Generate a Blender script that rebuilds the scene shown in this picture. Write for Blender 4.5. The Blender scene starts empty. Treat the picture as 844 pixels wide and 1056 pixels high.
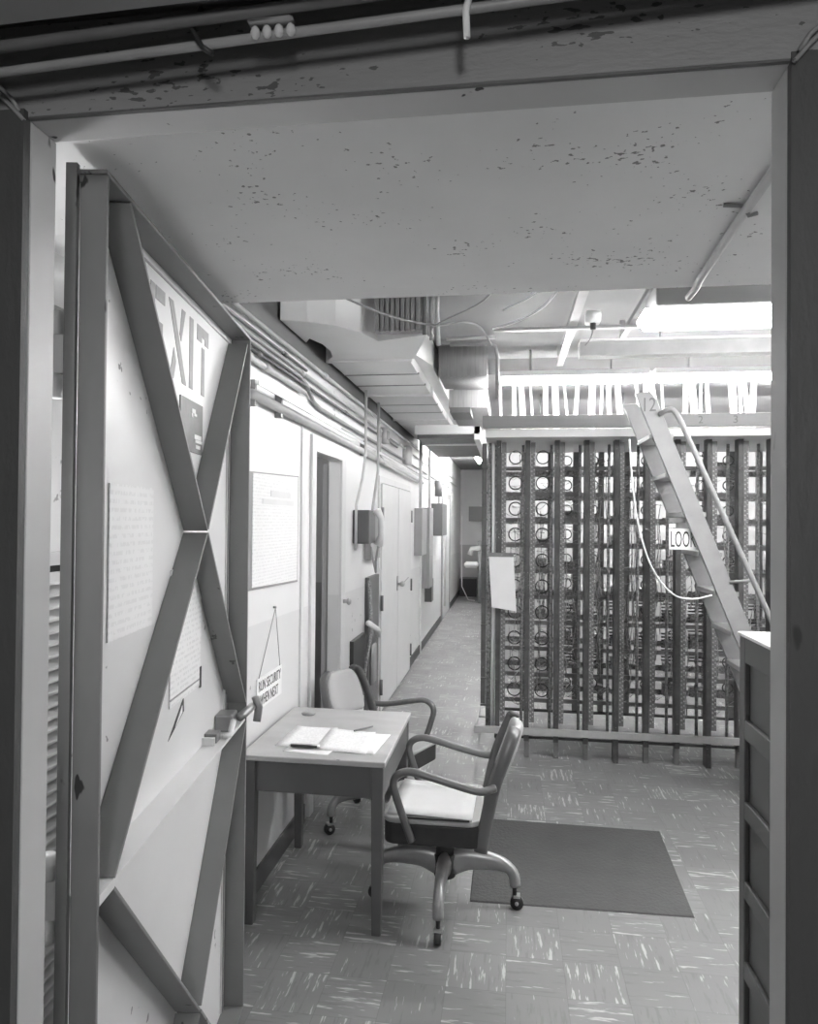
import bpy, bmesh, math, random
from mathutils import Vector, Matrix, Euler
random.seed(7)
PI = math.pi
R = math.radians
scene = bpy.context.scene
COL = scene.collection

# ------------------------------------------------------------------ materials
class NT:
    """tiny wrapper around a material node tree"""
    def __init__(s, m):
        s.t = m.node_tree; s.n = s.t.nodes; s.l = s.t.links
    def new(s, typ, **kw):
        n = s.n.new(typ)
        for k, v in kw.items(): setattr(n, k, v)
        return n
    def put(s, sock, v):
        if hasattr(v, 'is_output'): s.l.new(v, sock)
        else: sock.default_value = v
    def math(s, op, a, b=0.0, c=None, clamp=False):
        n = s.new('ShaderNodeMath', operation=op); n.use_clamp = clamp
        s.put(n.inputs[0], a); s.put(n.inputs[1], b)
        if c is not None: s.put(n.inputs[2], c)
        return n.outputs[0]
    def noise(s, vec, scale, detail=3.0, rough=.55):
        n = s.new('ShaderNodeTexNoise'); s.put(n.inputs['Vector'], vec)
        n.inputs['Scale'].default_value = scale; n.inputs['Detail'].default_value = detail
        n.inputs['Roughness'].default_value = rough
        return n.outputs['Fac']
    def step(s, v, lo, hi):
        n = s.new('ShaderNodeMapRange', interpolation_type='SMOOTHSTEP')
        s.put(n.inputs['Value'], v); n.inputs['From Min'].default_value = lo; n.inputs['From Max'].default_value = hi
        return n.outputs['Result']
    def mix(s, f, a, b):
        n = s.new('ShaderNodeMix', data_type='FLOAT')
        s.put(n.inputs[0], f); s.put(n.inputs[2], a); s.put(n.inputs[3], b)
        return n.outputs[0]
    def grey(s, v):
        n = s.new('ShaderNodeCombineColor')
        for i in range(3): s.put(n.inputs[i], v)
        return n.outputs[0]

def base_mat(name, rough=.5, metal=0.0):
    m = bpy.data.materials.new(name); m.use_nodes = True
    t = NT(m); b = t.n['Principled BSDF']
    b.inputs['Roughness'].default_value = rough; b.inputs['Metallic'].default_value = metal
    return m, t, b

def paint(name, v, rough=.5, metal=0.0, var=.08, vscale=4.0, chips=0.0, chipval=.06, chipscale=30., bump=0.0, dado=None, stretch=None):
    """grey paint with soft variation, chips of missing paint, optional two-tone dado (height, value)"""
    m, t, b = base_mat(name, rough, metal)
    geo = t.new('ShaderNodeNewGeometry'); pos = geo.outputs['Position']
    vec = pos
    if stretch:
        mp = t.new('ShaderNodeMapping'); t.l.new(pos, mp.inputs['Vector']); mp.inputs['Scale'].default_value = stretch
        vec = mp.outputs['Vector']
    col = v
    if dado:
        sx = t.new('ShaderNodeSeparateXYZ'); t.l.new(pos, sx.inputs[0])
        z = sx.outputs['Z']
        if len(dado) > 2:   # (height, value, slope per metre of y, y0)
            z = t.math('ADD', z, t.math('MULTIPLY', t.math('SUBTRACT', sx.outputs['Y'], dado[3]), dado[2]))
        col = t.mix(t.step(z, dado[0] - .004, dado[0] + .004), dado[1], v)
    n1 = t.noise(vec, vscale, 4.0)
    col = t.math('MULTIPLY', col, t.math('ADD', 1.0, t.math('MULTIPLY', t.math('SUBTRACT', n1, .5), var * 3)))
    if chips:
        patch = t.noise(vec, chipscale * .08, 2.0)
        fine = t.noise(vec, chipscale, 3.0, .5)
        mask = t.step(t.math('ADD', fine, t.math('MULTIPLY', t.math('SUBTRACT', patch, .5), .55)), .80 - chips * .14, .82 - chips * .14)
        col = t.mix(mask, col, chipval)
    t.l.new(t.grey(col), b.inputs['Base Color'])
    if bump:
        bp = t.new('ShaderNodeBump'); bp.inputs['Strength'].default_value = bump; bp.inputs['Distance'].default_value = .01
        t.l.new(t.noise(vec, 60., 3.), bp.inputs['Height']); t.l.new(bp.outputs[0], b.inputs['Normal'])
    return m

def emit(name, s):
    m, t, b = base_mat(name, .4)
    b.inputs['Base Color'].default_value = (.9, .9, .9, 1)
    b.inputs['Emission Color'].default_value = (1, 1, 1, 1); b.inputs['Emission Strength'].default_value = s
    return m

def floor_mat():
    m, t, b = base_mat('streaked_vinyl_tile', .38)
    geo = t.new('ShaderNodeNewGeometry')
    sx = t.new('ShaderNodeSeparateXYZ'); t.l.new(geo.outputs['Position'], sx.inputs[0])
    S = .2286
    u = t.math('DIVIDE', sx.outputs['X'], S); v = t.math('DIVIDE', sx.outputs['Y'], S)
    iu = t.math('FLOOR', u); iv = t.math('FLOOR', v)
    par = t.math('MODULO', t.math('ABSOLUTE', t.math('ADD', iu, iv)), 2.0)
    par = t.step(par, .4, .6)
    def streaks(a, c, k):
        cv = t.new('ShaderNodeCombineXYZ')
        t.put(cv.inputs[0], t.math('ADD', t.math('MULTIPLY', a, 1.5), t.math('MULTIPLY', iu, 7.31)))
        t.put(cv.inputs[1], t.math('ADD', t.math('MULTIPLY', c, 13.0), t.math('MULTIPLY', iv, 3.77)))
        t.put(cv.inputs[2], t.math('ADD', t.math('MULTIPLY', iu, 1.7), t.math('MULTIPLY', iv, 2.3)))
        return t.noise(cv.outputs[0], k, 3.0, .6)
    sA = streaks(u, v, 1.0); sB = streaks(v, u, 1.0)
    s = t.mix(par, sA, sB)
    wn = t.new('ShaderNodeTexWhiteNoise', noise_dimensions='2D')
    cc = t.new('ShaderNodeCombineXYZ'); t.put(cc.inputs[0], iu); t.put(cc.inputs[1], iv); t.l.new(cc.outputs[0], wn.inputs['Vector'])
    rnd = wn.outputs['Value']
    strong = t.step(t.math('ADD', s, t.math('MULTIPLY', rnd, .09)), .64, .72)
    dark = t.step(s, .44, .34)
    basev = t.math('ADD', .205, t.math('MULTIPLY', rnd, .035))
    basev = t.math('MULTIPLY', basev, t.math('ADD', .82, t.math('MULTIPLY', t.noise(geo.outputs['Position'], 1.6, 4.), .36)))
    col = t.mix(t.math('MULTIPLY', dark, .35), basev, .12)
    col = t.mix(t.math('MULTIPLY', strong, .75), col, .62)
    # tile joints
    fu = t.math('ABSOLUTE', t.math('SUBTRACT', t.math('FRACT', u), .5)); fv = t.math('ABSOLUTE', t.math('SUBTRACT', t.math('FRACT', v), .5))
    j = t.step(t.math('MAXIMUM', fu, fv), .491, .498)
    col = t.mix(t.math('MULTIPLY', j, .35), col, .09)
    t.l.new(t.grey(col), b.inputs['Base Color'])
    t.put(b.inputs['Roughness'], t.math('ADD', .30, t.math('MULTIPLY', t.noise(geo.outputs['Position'], 5., 3.), .25)))
    return m

def paper_mat(name, v=.8, rows=0.0, zaxis='Z', scale=60., ink=.45, lo=None):
    """plain paper; the tiny illegible print is faint broken rows"""
    m, t, b = base_mat(name, .7)
    if not rows:
        geo = t.new('ShaderNodeNewGeometry')
        col = t.math('MULTIPLY', v, t.math('ADD', .95, t.math('MULTIPLY', t.noise(geo.outputs['Position'], 9.), .1)))
    else:
        geo = t.new('ShaderNodeNewGeometry')
        sx = t.new('ShaderNodeSeparateXYZ'); t.l.new(geo.outputs['Position'], sx.inputs[0])
        r = t.math('FRACT', t.math('MULTIPLY', sx.outputs[zaxis], scale))
        line = t.step(t.math('ABSOLUTE', t.math('SUBTRACT', r, .5)), .30, .18)
        mp = t.new('ShaderNodeMapping'); t.l.new(geo.outputs['Position'], mp.inputs['Vector'])
        mp.inputs['Scale'].default_value = (90, 90, scale * .9) if zaxis == 'Z' else (90, scale * .9, 1)
        w = t.step(t.noise(mp.outputs[0], 1.0, 1.), .46, .52)
        col = t.mix(t.math('MULTIPLY', t.math('MULTIPLY', line, w), rows), v, ink)
    t.l.new(t.grey(col), b.inputs['Base Color'])
    return m

M = {}
M['floor'] = floor_mat()
M['wall'] = paint('white_wall_paint', .78, .45, var=.03, vscale=2.0, chips=.35, chipval=.35, chipscale=14., dado=(1.285, .69, .018, 3.0))
M['wall2'] = paint('end_wall_paint', .72, .5, var=.05, dado=(1.2, .46))
M['backwall'] = paint('white_room_wall', .52, .6, var=.04)
M['ceiling'] = paint('grey_ceiling_paint', .30, .7, var=.08, vscale=3.)
M['soffit'] = paint('peeling_soffit_paint', .80, .6, var=.05, chips=.72, chipval=.24, chipscale=75., stretch=(.8, .9, 1))
M['lintel'] = paint('peeling_lintel_paint', .27, .55, var=.10, chips=1.0, chipval=.10, chipscale=75., stretch=(.5, 1, 1.4), bump=.25)
M['portal'] = paint('portal_steel_paint', .50, .42, var=.06, vscale=6., chips=.35, chipval=.03, chipscale=16., stretch=(1, 1, .35))
M['portal_shaded'] = paint('portal_face_shaded', .075, .6, var=.12, vscale=8., chips=.7, chipval=.03, chipscale=12., stretch=(1, 1, .4), bump=.2)  # faces turned from the room light, their shade put into the colour
M['door'] = paint('door_skin_paint', .76, .4, var=.03, chips=.45, chipval=.25, chipscale=22., dado=(1.512, .70))
M['flange'] = paint('door_rib_shaded', .22, .5, var=.06, vscale=8., chips=.55, chipval=.08, chipscale=24.)  # shade on the unlit rib sides is darkened into this colour
M['stile'] = paint('door_stile_paint', .20, .5, var=.14, vscale=9., chips=.72, chipval=.02, chipscale=19., stretch=(1, 1, .35))
M['seam'] = paint('dark_gap', .03, .9)
M['baseboard'] = paint('dark_rubber_baseboard', .07, .5)
M['trim'] = paint('light_trim_paint', .70, .4, var=.04)
M['duct'] = paint('painted_sheet_metal_duct', .84, .45, var=.06, vscale=3.)
M['duct_dark'] = paint('grey_flexible_connector', .32, .7, var=.25, vscale=12., stretch=(6, 6, .4))
M['conduit'] = paint('painted_conduit', .58, .4, var=.08, vscale=8.)
M['conduit_dark'] = paint('bare_dark_conduit', .13, .45, var=.3, vscale=9.)
M['conduit_mid'] = paint('grey_conduit', .30, .4, var=.2, vscale=9.)
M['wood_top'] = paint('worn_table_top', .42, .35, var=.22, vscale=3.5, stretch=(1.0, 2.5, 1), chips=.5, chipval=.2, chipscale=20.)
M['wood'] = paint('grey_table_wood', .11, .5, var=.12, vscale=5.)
M['chair_frame'] = paint('anodised_chair_frame', .17, .32, metal=.35, var=.12, vscale=10.)
M['chair_base'] = paint('worn_alloy_chair_base', .34, .30, metal=.45, var=.18, vscale=10.)
M['chair_dark'] = paint('dark_chair_seat_pan', .035, .6, var=.3, vscale=12.)
M['upholstery'] = paint('light_vinyl_upholstery', .42, .55, var=.04)
M['rubber'] = paint('black_rubber', .02, .5)
M['steel'] = paint('bright_steel', .55, .3, metal=.8)
M['paper'] = paper_mat('plain_white_paper', .84)
M['paper_print'] = paper_mat('printed_form_paper', .84, .30, 'Y', 55.)
M['paper_notice'] = paper_mat('printed_notice_paper', .84, .28, 'Z', 62.)
M['paper_faint'] = paper_mat('faded_notice_paper', .84, .20, 'Z', 52.)
M['poster'] = paint('grey_poster', .16, .5, var=.2, vscale=30.)
M['ink'] = paint('black_ink', .05, .6)
M['ink_grey'] = paint('grey_stencil_paint', .33, .6, var=.15, vscale=40.)
M['ink_faint'] = paint('faded_ink', .72, .6, var=.1)
M['mat'] = paint('grey_ribbed_floor_mat', .085, .9, var=.12, vscale=5., bump=.6)
M['rack_dark'] = paint('dark_rack_steel', .085, .45, var=.35, vscale=20., chips=.5, chipval=.3, chipscale=60.)
M['rack_mid'] = paint('grey_rack_steel', .20, .45, var=.25, vscale=14., chips=.6, chipval=.5, chipscale=70.)
M['rack_light'] = paint('light_rack_steel', .42, .45, var=.15, vscale=10.)
M['rack_block'] = paint('terminal_block_plastic', .28, .6, var=.9, vscale=60.)
M['wire'] = paint('jumper_wire', .36, .6, var=.8, vscale=50.)
M['wire_white'] = paint('white_cable', .8, .5)
M['beam'] = paint('grey_cable_rack_beam', .26, .5, var=.08, stretch=(.5, 4, 6))
M['plate'] = paint('pale_steel_plate', .80, .5)
M['ladder'] = paint('ladder_grey_paint', .30, .45, var=.10, vscale=12., chips=.3, chipval=.2, chipscale=50.)
M['tread'] = paint('ladder_tread_paint', .42, .6, var=.05)
M['cab'] = paint('grey_cabinet_paint', .14, .5, var=.08)
M['cab_top'] = paint('white_cabinet_top', .80, .5)
M['louver'] = paint('louver_paint', .62, .5, var=.05)
M['fixture'] = paint('enamel_fixture_housing', .20, .45, var=.05)
M['fixture_in'] = paint('white_enamel_reflector', .88, .35)
M['tube'] = emit('lit_fluorescent_tube', 26.0)
M['tube2'] = emit('lit_fluorescent_tube_far', 30.0)
M['lens'] = emit('lit_diffuser', 5.0)
M['bulb'] = emit('vestibule_fill_glow', 6.5)  # glow of the added vestibule fill light
M['gap_fill'] = emit('gap_fill_glow', 14.0)  # for the fill light added behind the steel door
M['closet_fill'] = emit('closet_fill_glow', 26.0)  # for the fill light added in the closet
M['tube3'] = emit('lit_aisle_tube', 20.0)
M['glass'] = paint('glass_insulator', .6, .12)
M['closet'] = paint('closet_wall_paint', .42, .6, dado=(1.25, .25))
M['black'] = paint('black_enamel', .03, .4)
M['phone'] = paint('phone_grey', .12, .4, var=.1)
M['dark_strip'] = paint('dark_grey_strip', .13, .7, var=.15)  # even dark grey for the strip high on the left wall
M['panel'] = paint('electrical_panel_grey', .30, .5, var=.06)
M['vest'] = paint('vestibule_concrete', .36, .8, var=.1)

# ------------------------------------------------------------------ mesh building
def wm(o):
    m = Matrix.LocRotScale(o.location, o.rotation_euler, o.scale)
    return wm(o.parent) @ m if o.parent else m

class MB:
    def __init__(s): s.v = []; s.f = []; s.sm = []
    def add(s, vs, fs, smooth=False):
        k = len(s.v); s.v += [Vector(p) for p in vs]
        for f in fs: s.f.append([i + k for i in f]); s.sm.append(smooth)
        return s
    def box(s, a, b):
        x0, x1 = sorted((a[0], b[0])); y0, y1 = sorted((a[1], b[1])); z0, z1 = sorted((a[2], b[2]))
        return s.add([(x0,y0,z0),(x1,y0,z0),(x1,y1,z0),(x0,y1,z0),(x0,y0,z1),(x1,y0,z1),(x1,y1,z1),(x0,y1,z1)],
                     [(0,3,2,1),(4,5,6,7),(0,1,5,4),(1,2,6,5),(2,3,7,6),(3,0,4,7)])
    def hexa(s, p):   # eight corner points, bottom four then top four
        return s.add(p, [(0,3,2,1),(4,5,6,7),(0,1,5,4),(1,2,6,5),(2,3,7,6),(3,0,4,7)])
    def bbox(s, a, b, r=.01, seg=3):
        """box with rounded edges"""
        bm = bmesh.new(); bmesh.ops.create_cube(bm, size=1)
        d = Vector([abs(b[i] - a[i]) for i in range(3)]); c = Vector([(a[i] + b[i]) / 2 for i in range(3)])
        for v in bm.verts: v.co = Vector([v.co[i] * d[i] + c[i] for i in range(3)])
        bmesh.ops.bevel(bm, geom=bm.edges[:], offset=min(r, min(d) * .49), segments=seg, affect='EDGES')
        return s.frombm(bm, True)
    def frombm(s, bm, smooth=False):
        bm.verts.index_update()
        s.add([v.co.copy() for v in bm.verts], [[v.index for v in f.verts] for f in bm.faces], smooth); bm.free(); return s
    def prism(s, pts, vec):
        n = len(pts); vec = Vector(vec); P = [Vector(p) for p in pts]
        fs = [list(range(n))[::-1], list(range(n, 2 * n))] + [(i, (i + 1) % n, n + (i + 1) % n, n + i) for i in range(n)]
        return s.add(P + [p + vec for p in P], fs)
    def bar(s, a, b, w, h, up=(0, 0, 1)):
        """straight bar of section w (across) by h (along up)"""
        a = Vector(a); b = Vector(b); d = (b - a).normalized(); up = Vector(up)
        sx = d.cross(up)
        if sx.length < 1e-4: sx = Vector((1, 0, 0))
        sx.normalize(); u = sx.cross(d).normalized()
        sx = sx * w / 2; u = u * h / 2
        return s.hexa([a-sx-u, a+sx-u, b+sx-u, b-sx-u, a-sx+u, a+sx+u, b+sx+u, b-sx+u])
    def tube(s, pts, r, n=10, rb=None, smooth=True, cyc=False):
        """round (or oval: r across, rb along the section's up) tube through points; r may be a list"""
        P = [Vector(p) for p in pts]; N = len(P)
        up0 = None; vs = []
        for i, p in enumerate(P):
            if cyc: d = P[(i + 1) % N] - P[i - 1]
            else: d = P[min(i + 1, N - 1)] - P[max(i - 1, 0)]
            d.normalize()
            if up0 is None:
                up0 = Vector((0, 0, 1)) if abs(d.z) < .9 else Vector((0, 1, 0))
            u = (up0 - d * up0.dot(d)).normalized(); up0 = u
            w = d.cross(u)
            ri = r[i] if isinstance(r, (list, tuple)) else r
            rj = (rb[i] if isinstance(rb, (list, tuple)) else rb) if rb is not None else ri
            for k in range(n):
                a = 2 * PI * (k + .5) / n
                vs.append(p + w * math.cos(a) * ri + u * math.sin(a) * rj)
        fs = []
        for i in range(N if cyc else N - 1):
            for k in range(n):
                j = (i + 1) % N
                fs.append((i*n + k, i*n + (k+1) % n, j*n + (k+1) % n, j*n + k))
        if not cyc: fs += [list(range(n))[::-1], list(range((N-1)*n, N*n))]
        return s.add(vs, fs, smooth)
    def cyl(s, a, b, r, n=16, r2=None): return s.tube([a, b], [r, r if r2 is None else r2], n)
    def ring(s, c, axis, R_, r, n=20, m=6):
        c = Vector(c); ax = Vector(axis).normalized()
        u = ax.orthogonal().normalized(); w = ax.cross(u)
        vs = []; fs = []
        for i in range(n):
            a = 2*PI*i/n; e = u*math.cos(a) + w*math.sin(a)
            for k in range(m):
                b = 2*PI*k/m; vs.append(c + e*(R_ + r*math.cos(b)) + ax*r*math.sin(b))
        for i in range(n):
            for k in range(m): fs.append((i*m+k, ((i+1)%n)*m+k, ((i+1)%n)*m+(k+1)%m, i*m+(k+1)%m))
        return s.add(vs, fs, True)
    def ball(s, c, r, n=12, sc=(1,1,1)):
        bm = bmesh.new(); bmesh.ops.create_uvsphere(bm, u_segments=n, v_segments=max(6, n//2), radius=r)
        for v in bm.verts: v.co = Vector((v.co.x*sc[0], v.co.y*sc[1], v.co.z*sc[2])) + Vector(c)
        return s.frombm(bm, True)
    def build(s, name, m, parent=None, origin=None):
        me = bpy.data.meshes.new(name)
        xs = [v.x for v in s.v]; ys = [v.y for v in s.v]; zs = [v.z for v in s.v]
        if origin is None: origin = ((min(xs)+max(xs))/2, (min(ys)+max(ys))/2, min(zs))
        origin = Vector(origin)
        W = wm(parent) if parent else Matrix.Identity(4)
        o = bpy.data.objects.new(name, me); COL.objects.link(o)
        if parent:
            o.parent = parent; o.location = W.inverted() @ origin
            Q = W.to_3x3().inverted()
            me.from_pydata([Q @ (v - origin) for v in s.v], [], s.f)
        else:
            o.location = origin; me.from_pydata([v - origin for v in s.v], [], s.f)
        me.polygons.foreach_set('use_smooth', s.sm)
        me.materials.append(M[m] if isinstance(m, str) else m)
        bm = bmesh.new(); bm.from_mesh(me); bmesh.ops.recalc_face_normals(bm, faces=bm.faces); bm.to_mesh(me); bm.free()
        me.update()
        return o

def bevel(o, w=.004, seg=2):
    md = o.modifiers.new('bevel', 'BEVEL'); md.width = w; md.segments = seg; md.limit_method = 'ANGLE'; md.angle_limit = R(40)
    return o

def tag(o, label=None, cat=None, group=None, kind=None):
    if label: o['label'] = label
    if cat: o['category'] = cat
    if group: o['group'] = group
    if kind: o['kind'] = kind
    return o
def thing(name, label, cat, loc, rz=0.0, group=None, kind=None):
    o = bpy.data.objects.new(name, None); o.empty_display_size = .1; COL.objects.link(o)
    o.location = loc; o.rotation_euler = (0, 0, rz)
    return tag(o, label, cat, group, kind)
def struct(mb, name, m, label=None):
    return tag(mb.build(name, m), label, None, None, 'structure')
def copy_tree(o, parent=None):
    c = o.copy(); COL.objects.link(c)
    if parent: c.parent = parent
    for ch in [q for q in bpy.data.objects if q.parent == o]: copy_tree(ch, c)
    return c

def letters(text, o, ex, ey, w, h, depth=.0012, align=0.0):
    """lettering as geometry: o = lower left corner, ex / ey = unit directions, fitted to w x h"""
    cu = bpy.data.curves.new('t', 'FONT'); cu.body = text; cu.size = 1; cu.extrude = 0; cu.resolution_u = 3
    ob = bpy.data.objects.new('t', cu); COL.objects.link(ob)
    bpy.context.view_layer.update()
    me = bpy.data.meshes.new_from_object(ob.evaluated_get(bpy.context.evaluated_depsgraph_get()))
    xs = [v.co.x for v in me.vertices]; ys = [v.co.y for v in me.vertices]
    x0, x1, y0, y1 = min(xs), max(xs), min(ys), max(ys)
    o = Vector(o); ex = Vector(ex); ey = Vector(ey); nz = ex.cross(ey)
    bm = bmesh.new(); bm.from_mesh(me)
    for v in bm.verts:
        v.co = o + ex * ((v.co.x-x0)/(x1-x0)*w) + ey * ((v.co.y-y0)/(y1-y0)*h)
    r = bmesh.ops.extrude_face_region(bm, geom=bm.faces[:])
    for g in r['geom']:
        if isinstance(g, bmesh.types.BMVert): g.co += nz * depth
    mb = MB(); mb.frombm(bm)
    bpy.data.objects.remove(ob); bpy.data.curves.remove(cu); bpy.data.meshes.remove(me)
    return mb

# ------------------------------------------------------------------ camera
CAM_H = 1.78
cam = bpy.data.cameras.new('camera'); camo = bpy.data.objects.new('camera', cam); COL.objects.link(camo)
yaw, pitch, roll, F = R(8.0), R(.7), R(.5), 735.0
fwd = Vector((-math.sin(yaw)*math.cos(pitch), math.cos(yaw)*math.cos(pitch), math.sin(pitch)))
rgt = Vector((math.cos(yaw), math.sin(yaw), 0)); upv = rgt.cross(fwd)
r2 = rgt*math.cos(roll) + upv*math.sin(roll); u2 = -rgt*math.sin(roll) + upv*math.cos(roll)
camo.matrix_world = Matrix(((r2.x, u2.x, -fwd.x, 0), (r2.y, u2.y, -fwd.y, 0), (r2.z, u2.z, -fwd.z, CAM_H), (0, 0, 0, 1)))
cam.sensor_fit = 'VERTICAL'; cam.sensor_height = 24; cam.lens = F / 1056 * 24
cam.clip_start = .02
scene.camera = camo

# ------------------------------------------------------------------ the setting
XL, XR, ZT = -.76, .376, 2.412      # portal opening
WX = -1.19                      # left wall plane
struct(MB().box((-4, -3, -.1), (4.2, 18, 0)), 'floor', 'floor', 'grey vinyl tile floor with white streaks running both ways')
w = MB()
DY0, DY1, DZ = 4.25, 4.93, 2.20     # closet door opening
w.box((WX-.08, 1.09, 0), (WX, DY0, 3.1)).box((WX-.08, DY1, 0), (WX, 17.8, 3.1)).box((WX-.08, DY0, DZ), (WX, DY1, 3.1))
struct(w, 'wall_left', 'wall', 'long white painted wall crossed by conduits, greyer below a painted line')
struct(MB().box((WX, 17.6, 0), (3.4, 17.8, 3.1)), 'wall_end', 'wall2', 'grey wall closing the far end of the aisle')
w = MB().box((-.12, 9.0, 0), (3.4, 9.15, 3.1)).box((-.12, 9.15, 0), (.0, 17.6, 3.1))
struct(w, 'wall_back', 'backwall', 'bright white wall behind the wiring frame')
struct(MB().box((3.2, 1.09, 0), (3.4, 9.0, 3.1)), 'wall_right', 'backwall')
w = MB().box((-4, 1.042, 0), (-.86, 1.09, 3.3)).box((.476, 1.042, 0), (4, 1.09, 3.3)).box((-.86, 1.042, 2.512), (.476, 1.09, 3.3)).box((-4, 1.028, ZT+.004), (4, 1.042, 3.3))
struct(w, 'wall_front', 'lintel', 'thick peeling painted wall around the portal')
struct(MB().box((WX-.2, 2.2, 3.05), (3.4, 17.8, 3.2)), 'ceiling', 'ceiling')
struct(MB().box((WX, 1.09, 2.48), (3.2, 2.2, 3.05)), 'ceiling', 'soffit', 'low peeling soffit slab just inside the portal')
# closet behind the open doorway
w = MB().box((-3.0, 3.4, 0), (-2.9, 6.0, 2.7)).box((-2.9, 3.4, 0), (WX-.08, 3.5, 2.7)).box((-2.9, 5.9, 0), (WX-.08, 6.0, 2.7)).box((-3.0, 3.4, 2.6), (WX-.08, 6.0, 2.7))
struct(w, 'wall_closet', 'closet', 'grey walls of the small room through the open doorway')
# baseboards
struct(MB().box((WX, 2.6, 0), (WX+.012, 4.09, .11)).box((WX, 5.08, 0), (WX+.012, 6.40, .11)).box((WX, 8.46, 0), (WX+.012, 12.5, .11)).box((WX, 14.6, 0), (WX+.012, 17.6, .11)), 'baseboard_left', 'baseboard', 'dark rubber baseboard along the white wall')
struct(MB().box((WX, 17.585, 0), (-.12, 17.6, .11)), 'baseboard_end', 'baseboard')

# portal frame: steel lining; its reveals run into the depth, its faces look at the viewer

fr = MB().box((XL-.10, 1.034, 0), (XL, 1.10, ZT)).box((XR, 1.040, 0), (XR+.10, 1.10, ZT)).box((XL-.10, 1.034, ZT), (XR+.10, 1.10, ZT+.10))
o = struct(fr, 'trim_1', 'portal', 'chipped steel frame lining the portal opening'); bevel(o, .003)
struct(MB().box((-4, 1.018, 0), (XL-.001, 1.034, ZT+.012)).box((XR+.001, 1.026, 0), (4, 1.040, ZT+.012)), 'trim_2', 'portal_shaded', 'chipped steel faces flanking the portal, coloured dark as shade')
# weld beads that run diagonally out of the two upper corners
g = MB()
for sgn, x in ((-1, XL), (1, XR)):
    for k in (0, .012):
        g.tube([(x + sgn*(.002+k*.6), 1.020, ZT-.006+k*1.2), (x + sgn*.02, 1.016, ZT+.014+k), (x + sgn*.16, 1.016, ZT+.15+k)], .0035, 8)
struct(g, 'trim_3', 'lintel', 'pair of raised weld beads at the upper corners of the portal')
struct(MB().box((XL, 1.027, ZT+.000), (XR, 1.0345, ZT+.003)), 'trim_4', 'conduit_dark', 'dark cracked joint between lintel and steel frame')
# beam box above the portal with pipes tucked below
struct(MB().hexa([(-4, .55, 2.40), (4, .55, 2.56), (4, .895, 2.56), (-4, .895, 2.40), (-4, .55, 3.3), (4, .55, 3.3), (4, .895, 3.3), (-4, .895, 3.3)]).box((-4, .895, 2.70), (4, 1.028, 3.3)), 'trim_5', 'vest', 'projecting concrete beam above the portal')

def pipe(name, pts, r, m, label, cat='pipe', group=None, n=10, couple=None, parent=None):
    mb = MB().tube(pts, r, n)
    if parent: return mb.build(name, m, parent)
    if couple is None:
        return tag(mb.build(name, m), label, cat, group)
    t = thing(name, label, cat, pts[0], group=group)
    mb.build('pipe_run', m, t)
    for c in couple:      # (point, direction)
        c0 = Vector(c[0]); d = Vector(c[1]).normalized()*.03
        MB().tube([c0-d, c0+d], r*1.45, n).build('coupling', m, t)
    return t
pipe('conduit', [(-2.4, .955, 2.375), (-.76, .955, 2.440), (.04, .955, 2.476), (2.4, .955, 2.58)], .0065, 'conduit_mid', 'lower thin conduit running under the beam above the portal')
pipe('conduit', [(-2.4, .930, 2.425), (-.74, .930, 2.460), (2.4, .930, 2.60)], .008, 'conduit_dark', 'upper dark conduit in the shadow under the beam above the portal')
pipe('pipe', [(-2.4, .99, 2.56), (2.4, .99, 2.56)], .022, 'black', 'black pipe tucked deep under the beam above the portal')
# strap, tag and glass insulator hanging on those conduits
tag(MB().tube([(-.435, .945, 2.50), (-.445, .938, 2.465), (-.43, .938, 2.440), (-.415, .94, 2.430)], .004, 8).build('cable_tie', 'black'), 'black strap tied around the conduits above the portal', 'strap')
t = thing('glass_insulator', 'small cluster of glass beads hanging under the beam above the portal', 'insulator', (-.335, .945, 2.44))
MB().bbox((-.365, .935, 2.468), (-.30, .955, 2.476), .003).build('bracket', 'conduit_mid', t)
for k in range(4): MB().ball((-.355+.017*k, .945, 2.458), .007, 10, (1, 1, 1.3)).build('bead', 'glass', t)
tag(MB().tube([(-.055, .955, 2.50), (-.062, .945, 2.462), (-.06, .943, 2.425)], .005, 8).build('hanging_strip', 'paper'), 'short white strip dangling over the middle of the portal', 'strip')
tag(MB().ball((.155, .945, 2.515), .008, 10, (.7, .7, 1.6)).build('hook', 'black'), 'small black hook on the lintel right of the white strip', 'hook')

# vestibule shell behind and beside the viewer
struct(MB().box((-4, -3.1, 0), (4.2, -3, 3.3)), 'wall_rear', 'vest')
struct(MB().box((-4, -3, 3.2), (4.2, .55, 3.3)), 'ceiling', 'vest')
struct(MB().box((-4.1, -3.1, 0), (-4, 1.03, 3.3)), 'wall_vestibule', 'vest')
struct(MB().box((4.1, -3.1, 0), (4.2, 1.03, 3.3)), 'wall_vestibule', 'vest')
t = thing('vestibule_fill_lamp', 'added round fill light behind the viewer, unseen', 'lamp', (.4, -1.8, 3.2))  # added behind the viewer to brighten the lintel and portal faces
MB().cyl((.4, -1.8, 3.17), (.4, -1.8, 3.2), .07).cyl((.4, -1.8, 2.52), (.4, -1.8, 3.17), .008, 8).build('fill_base', 'fixture', t)
MB().ball((.4, -1.8, 2.30), .24, 24).build('globe', 'bulb', t)

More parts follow.
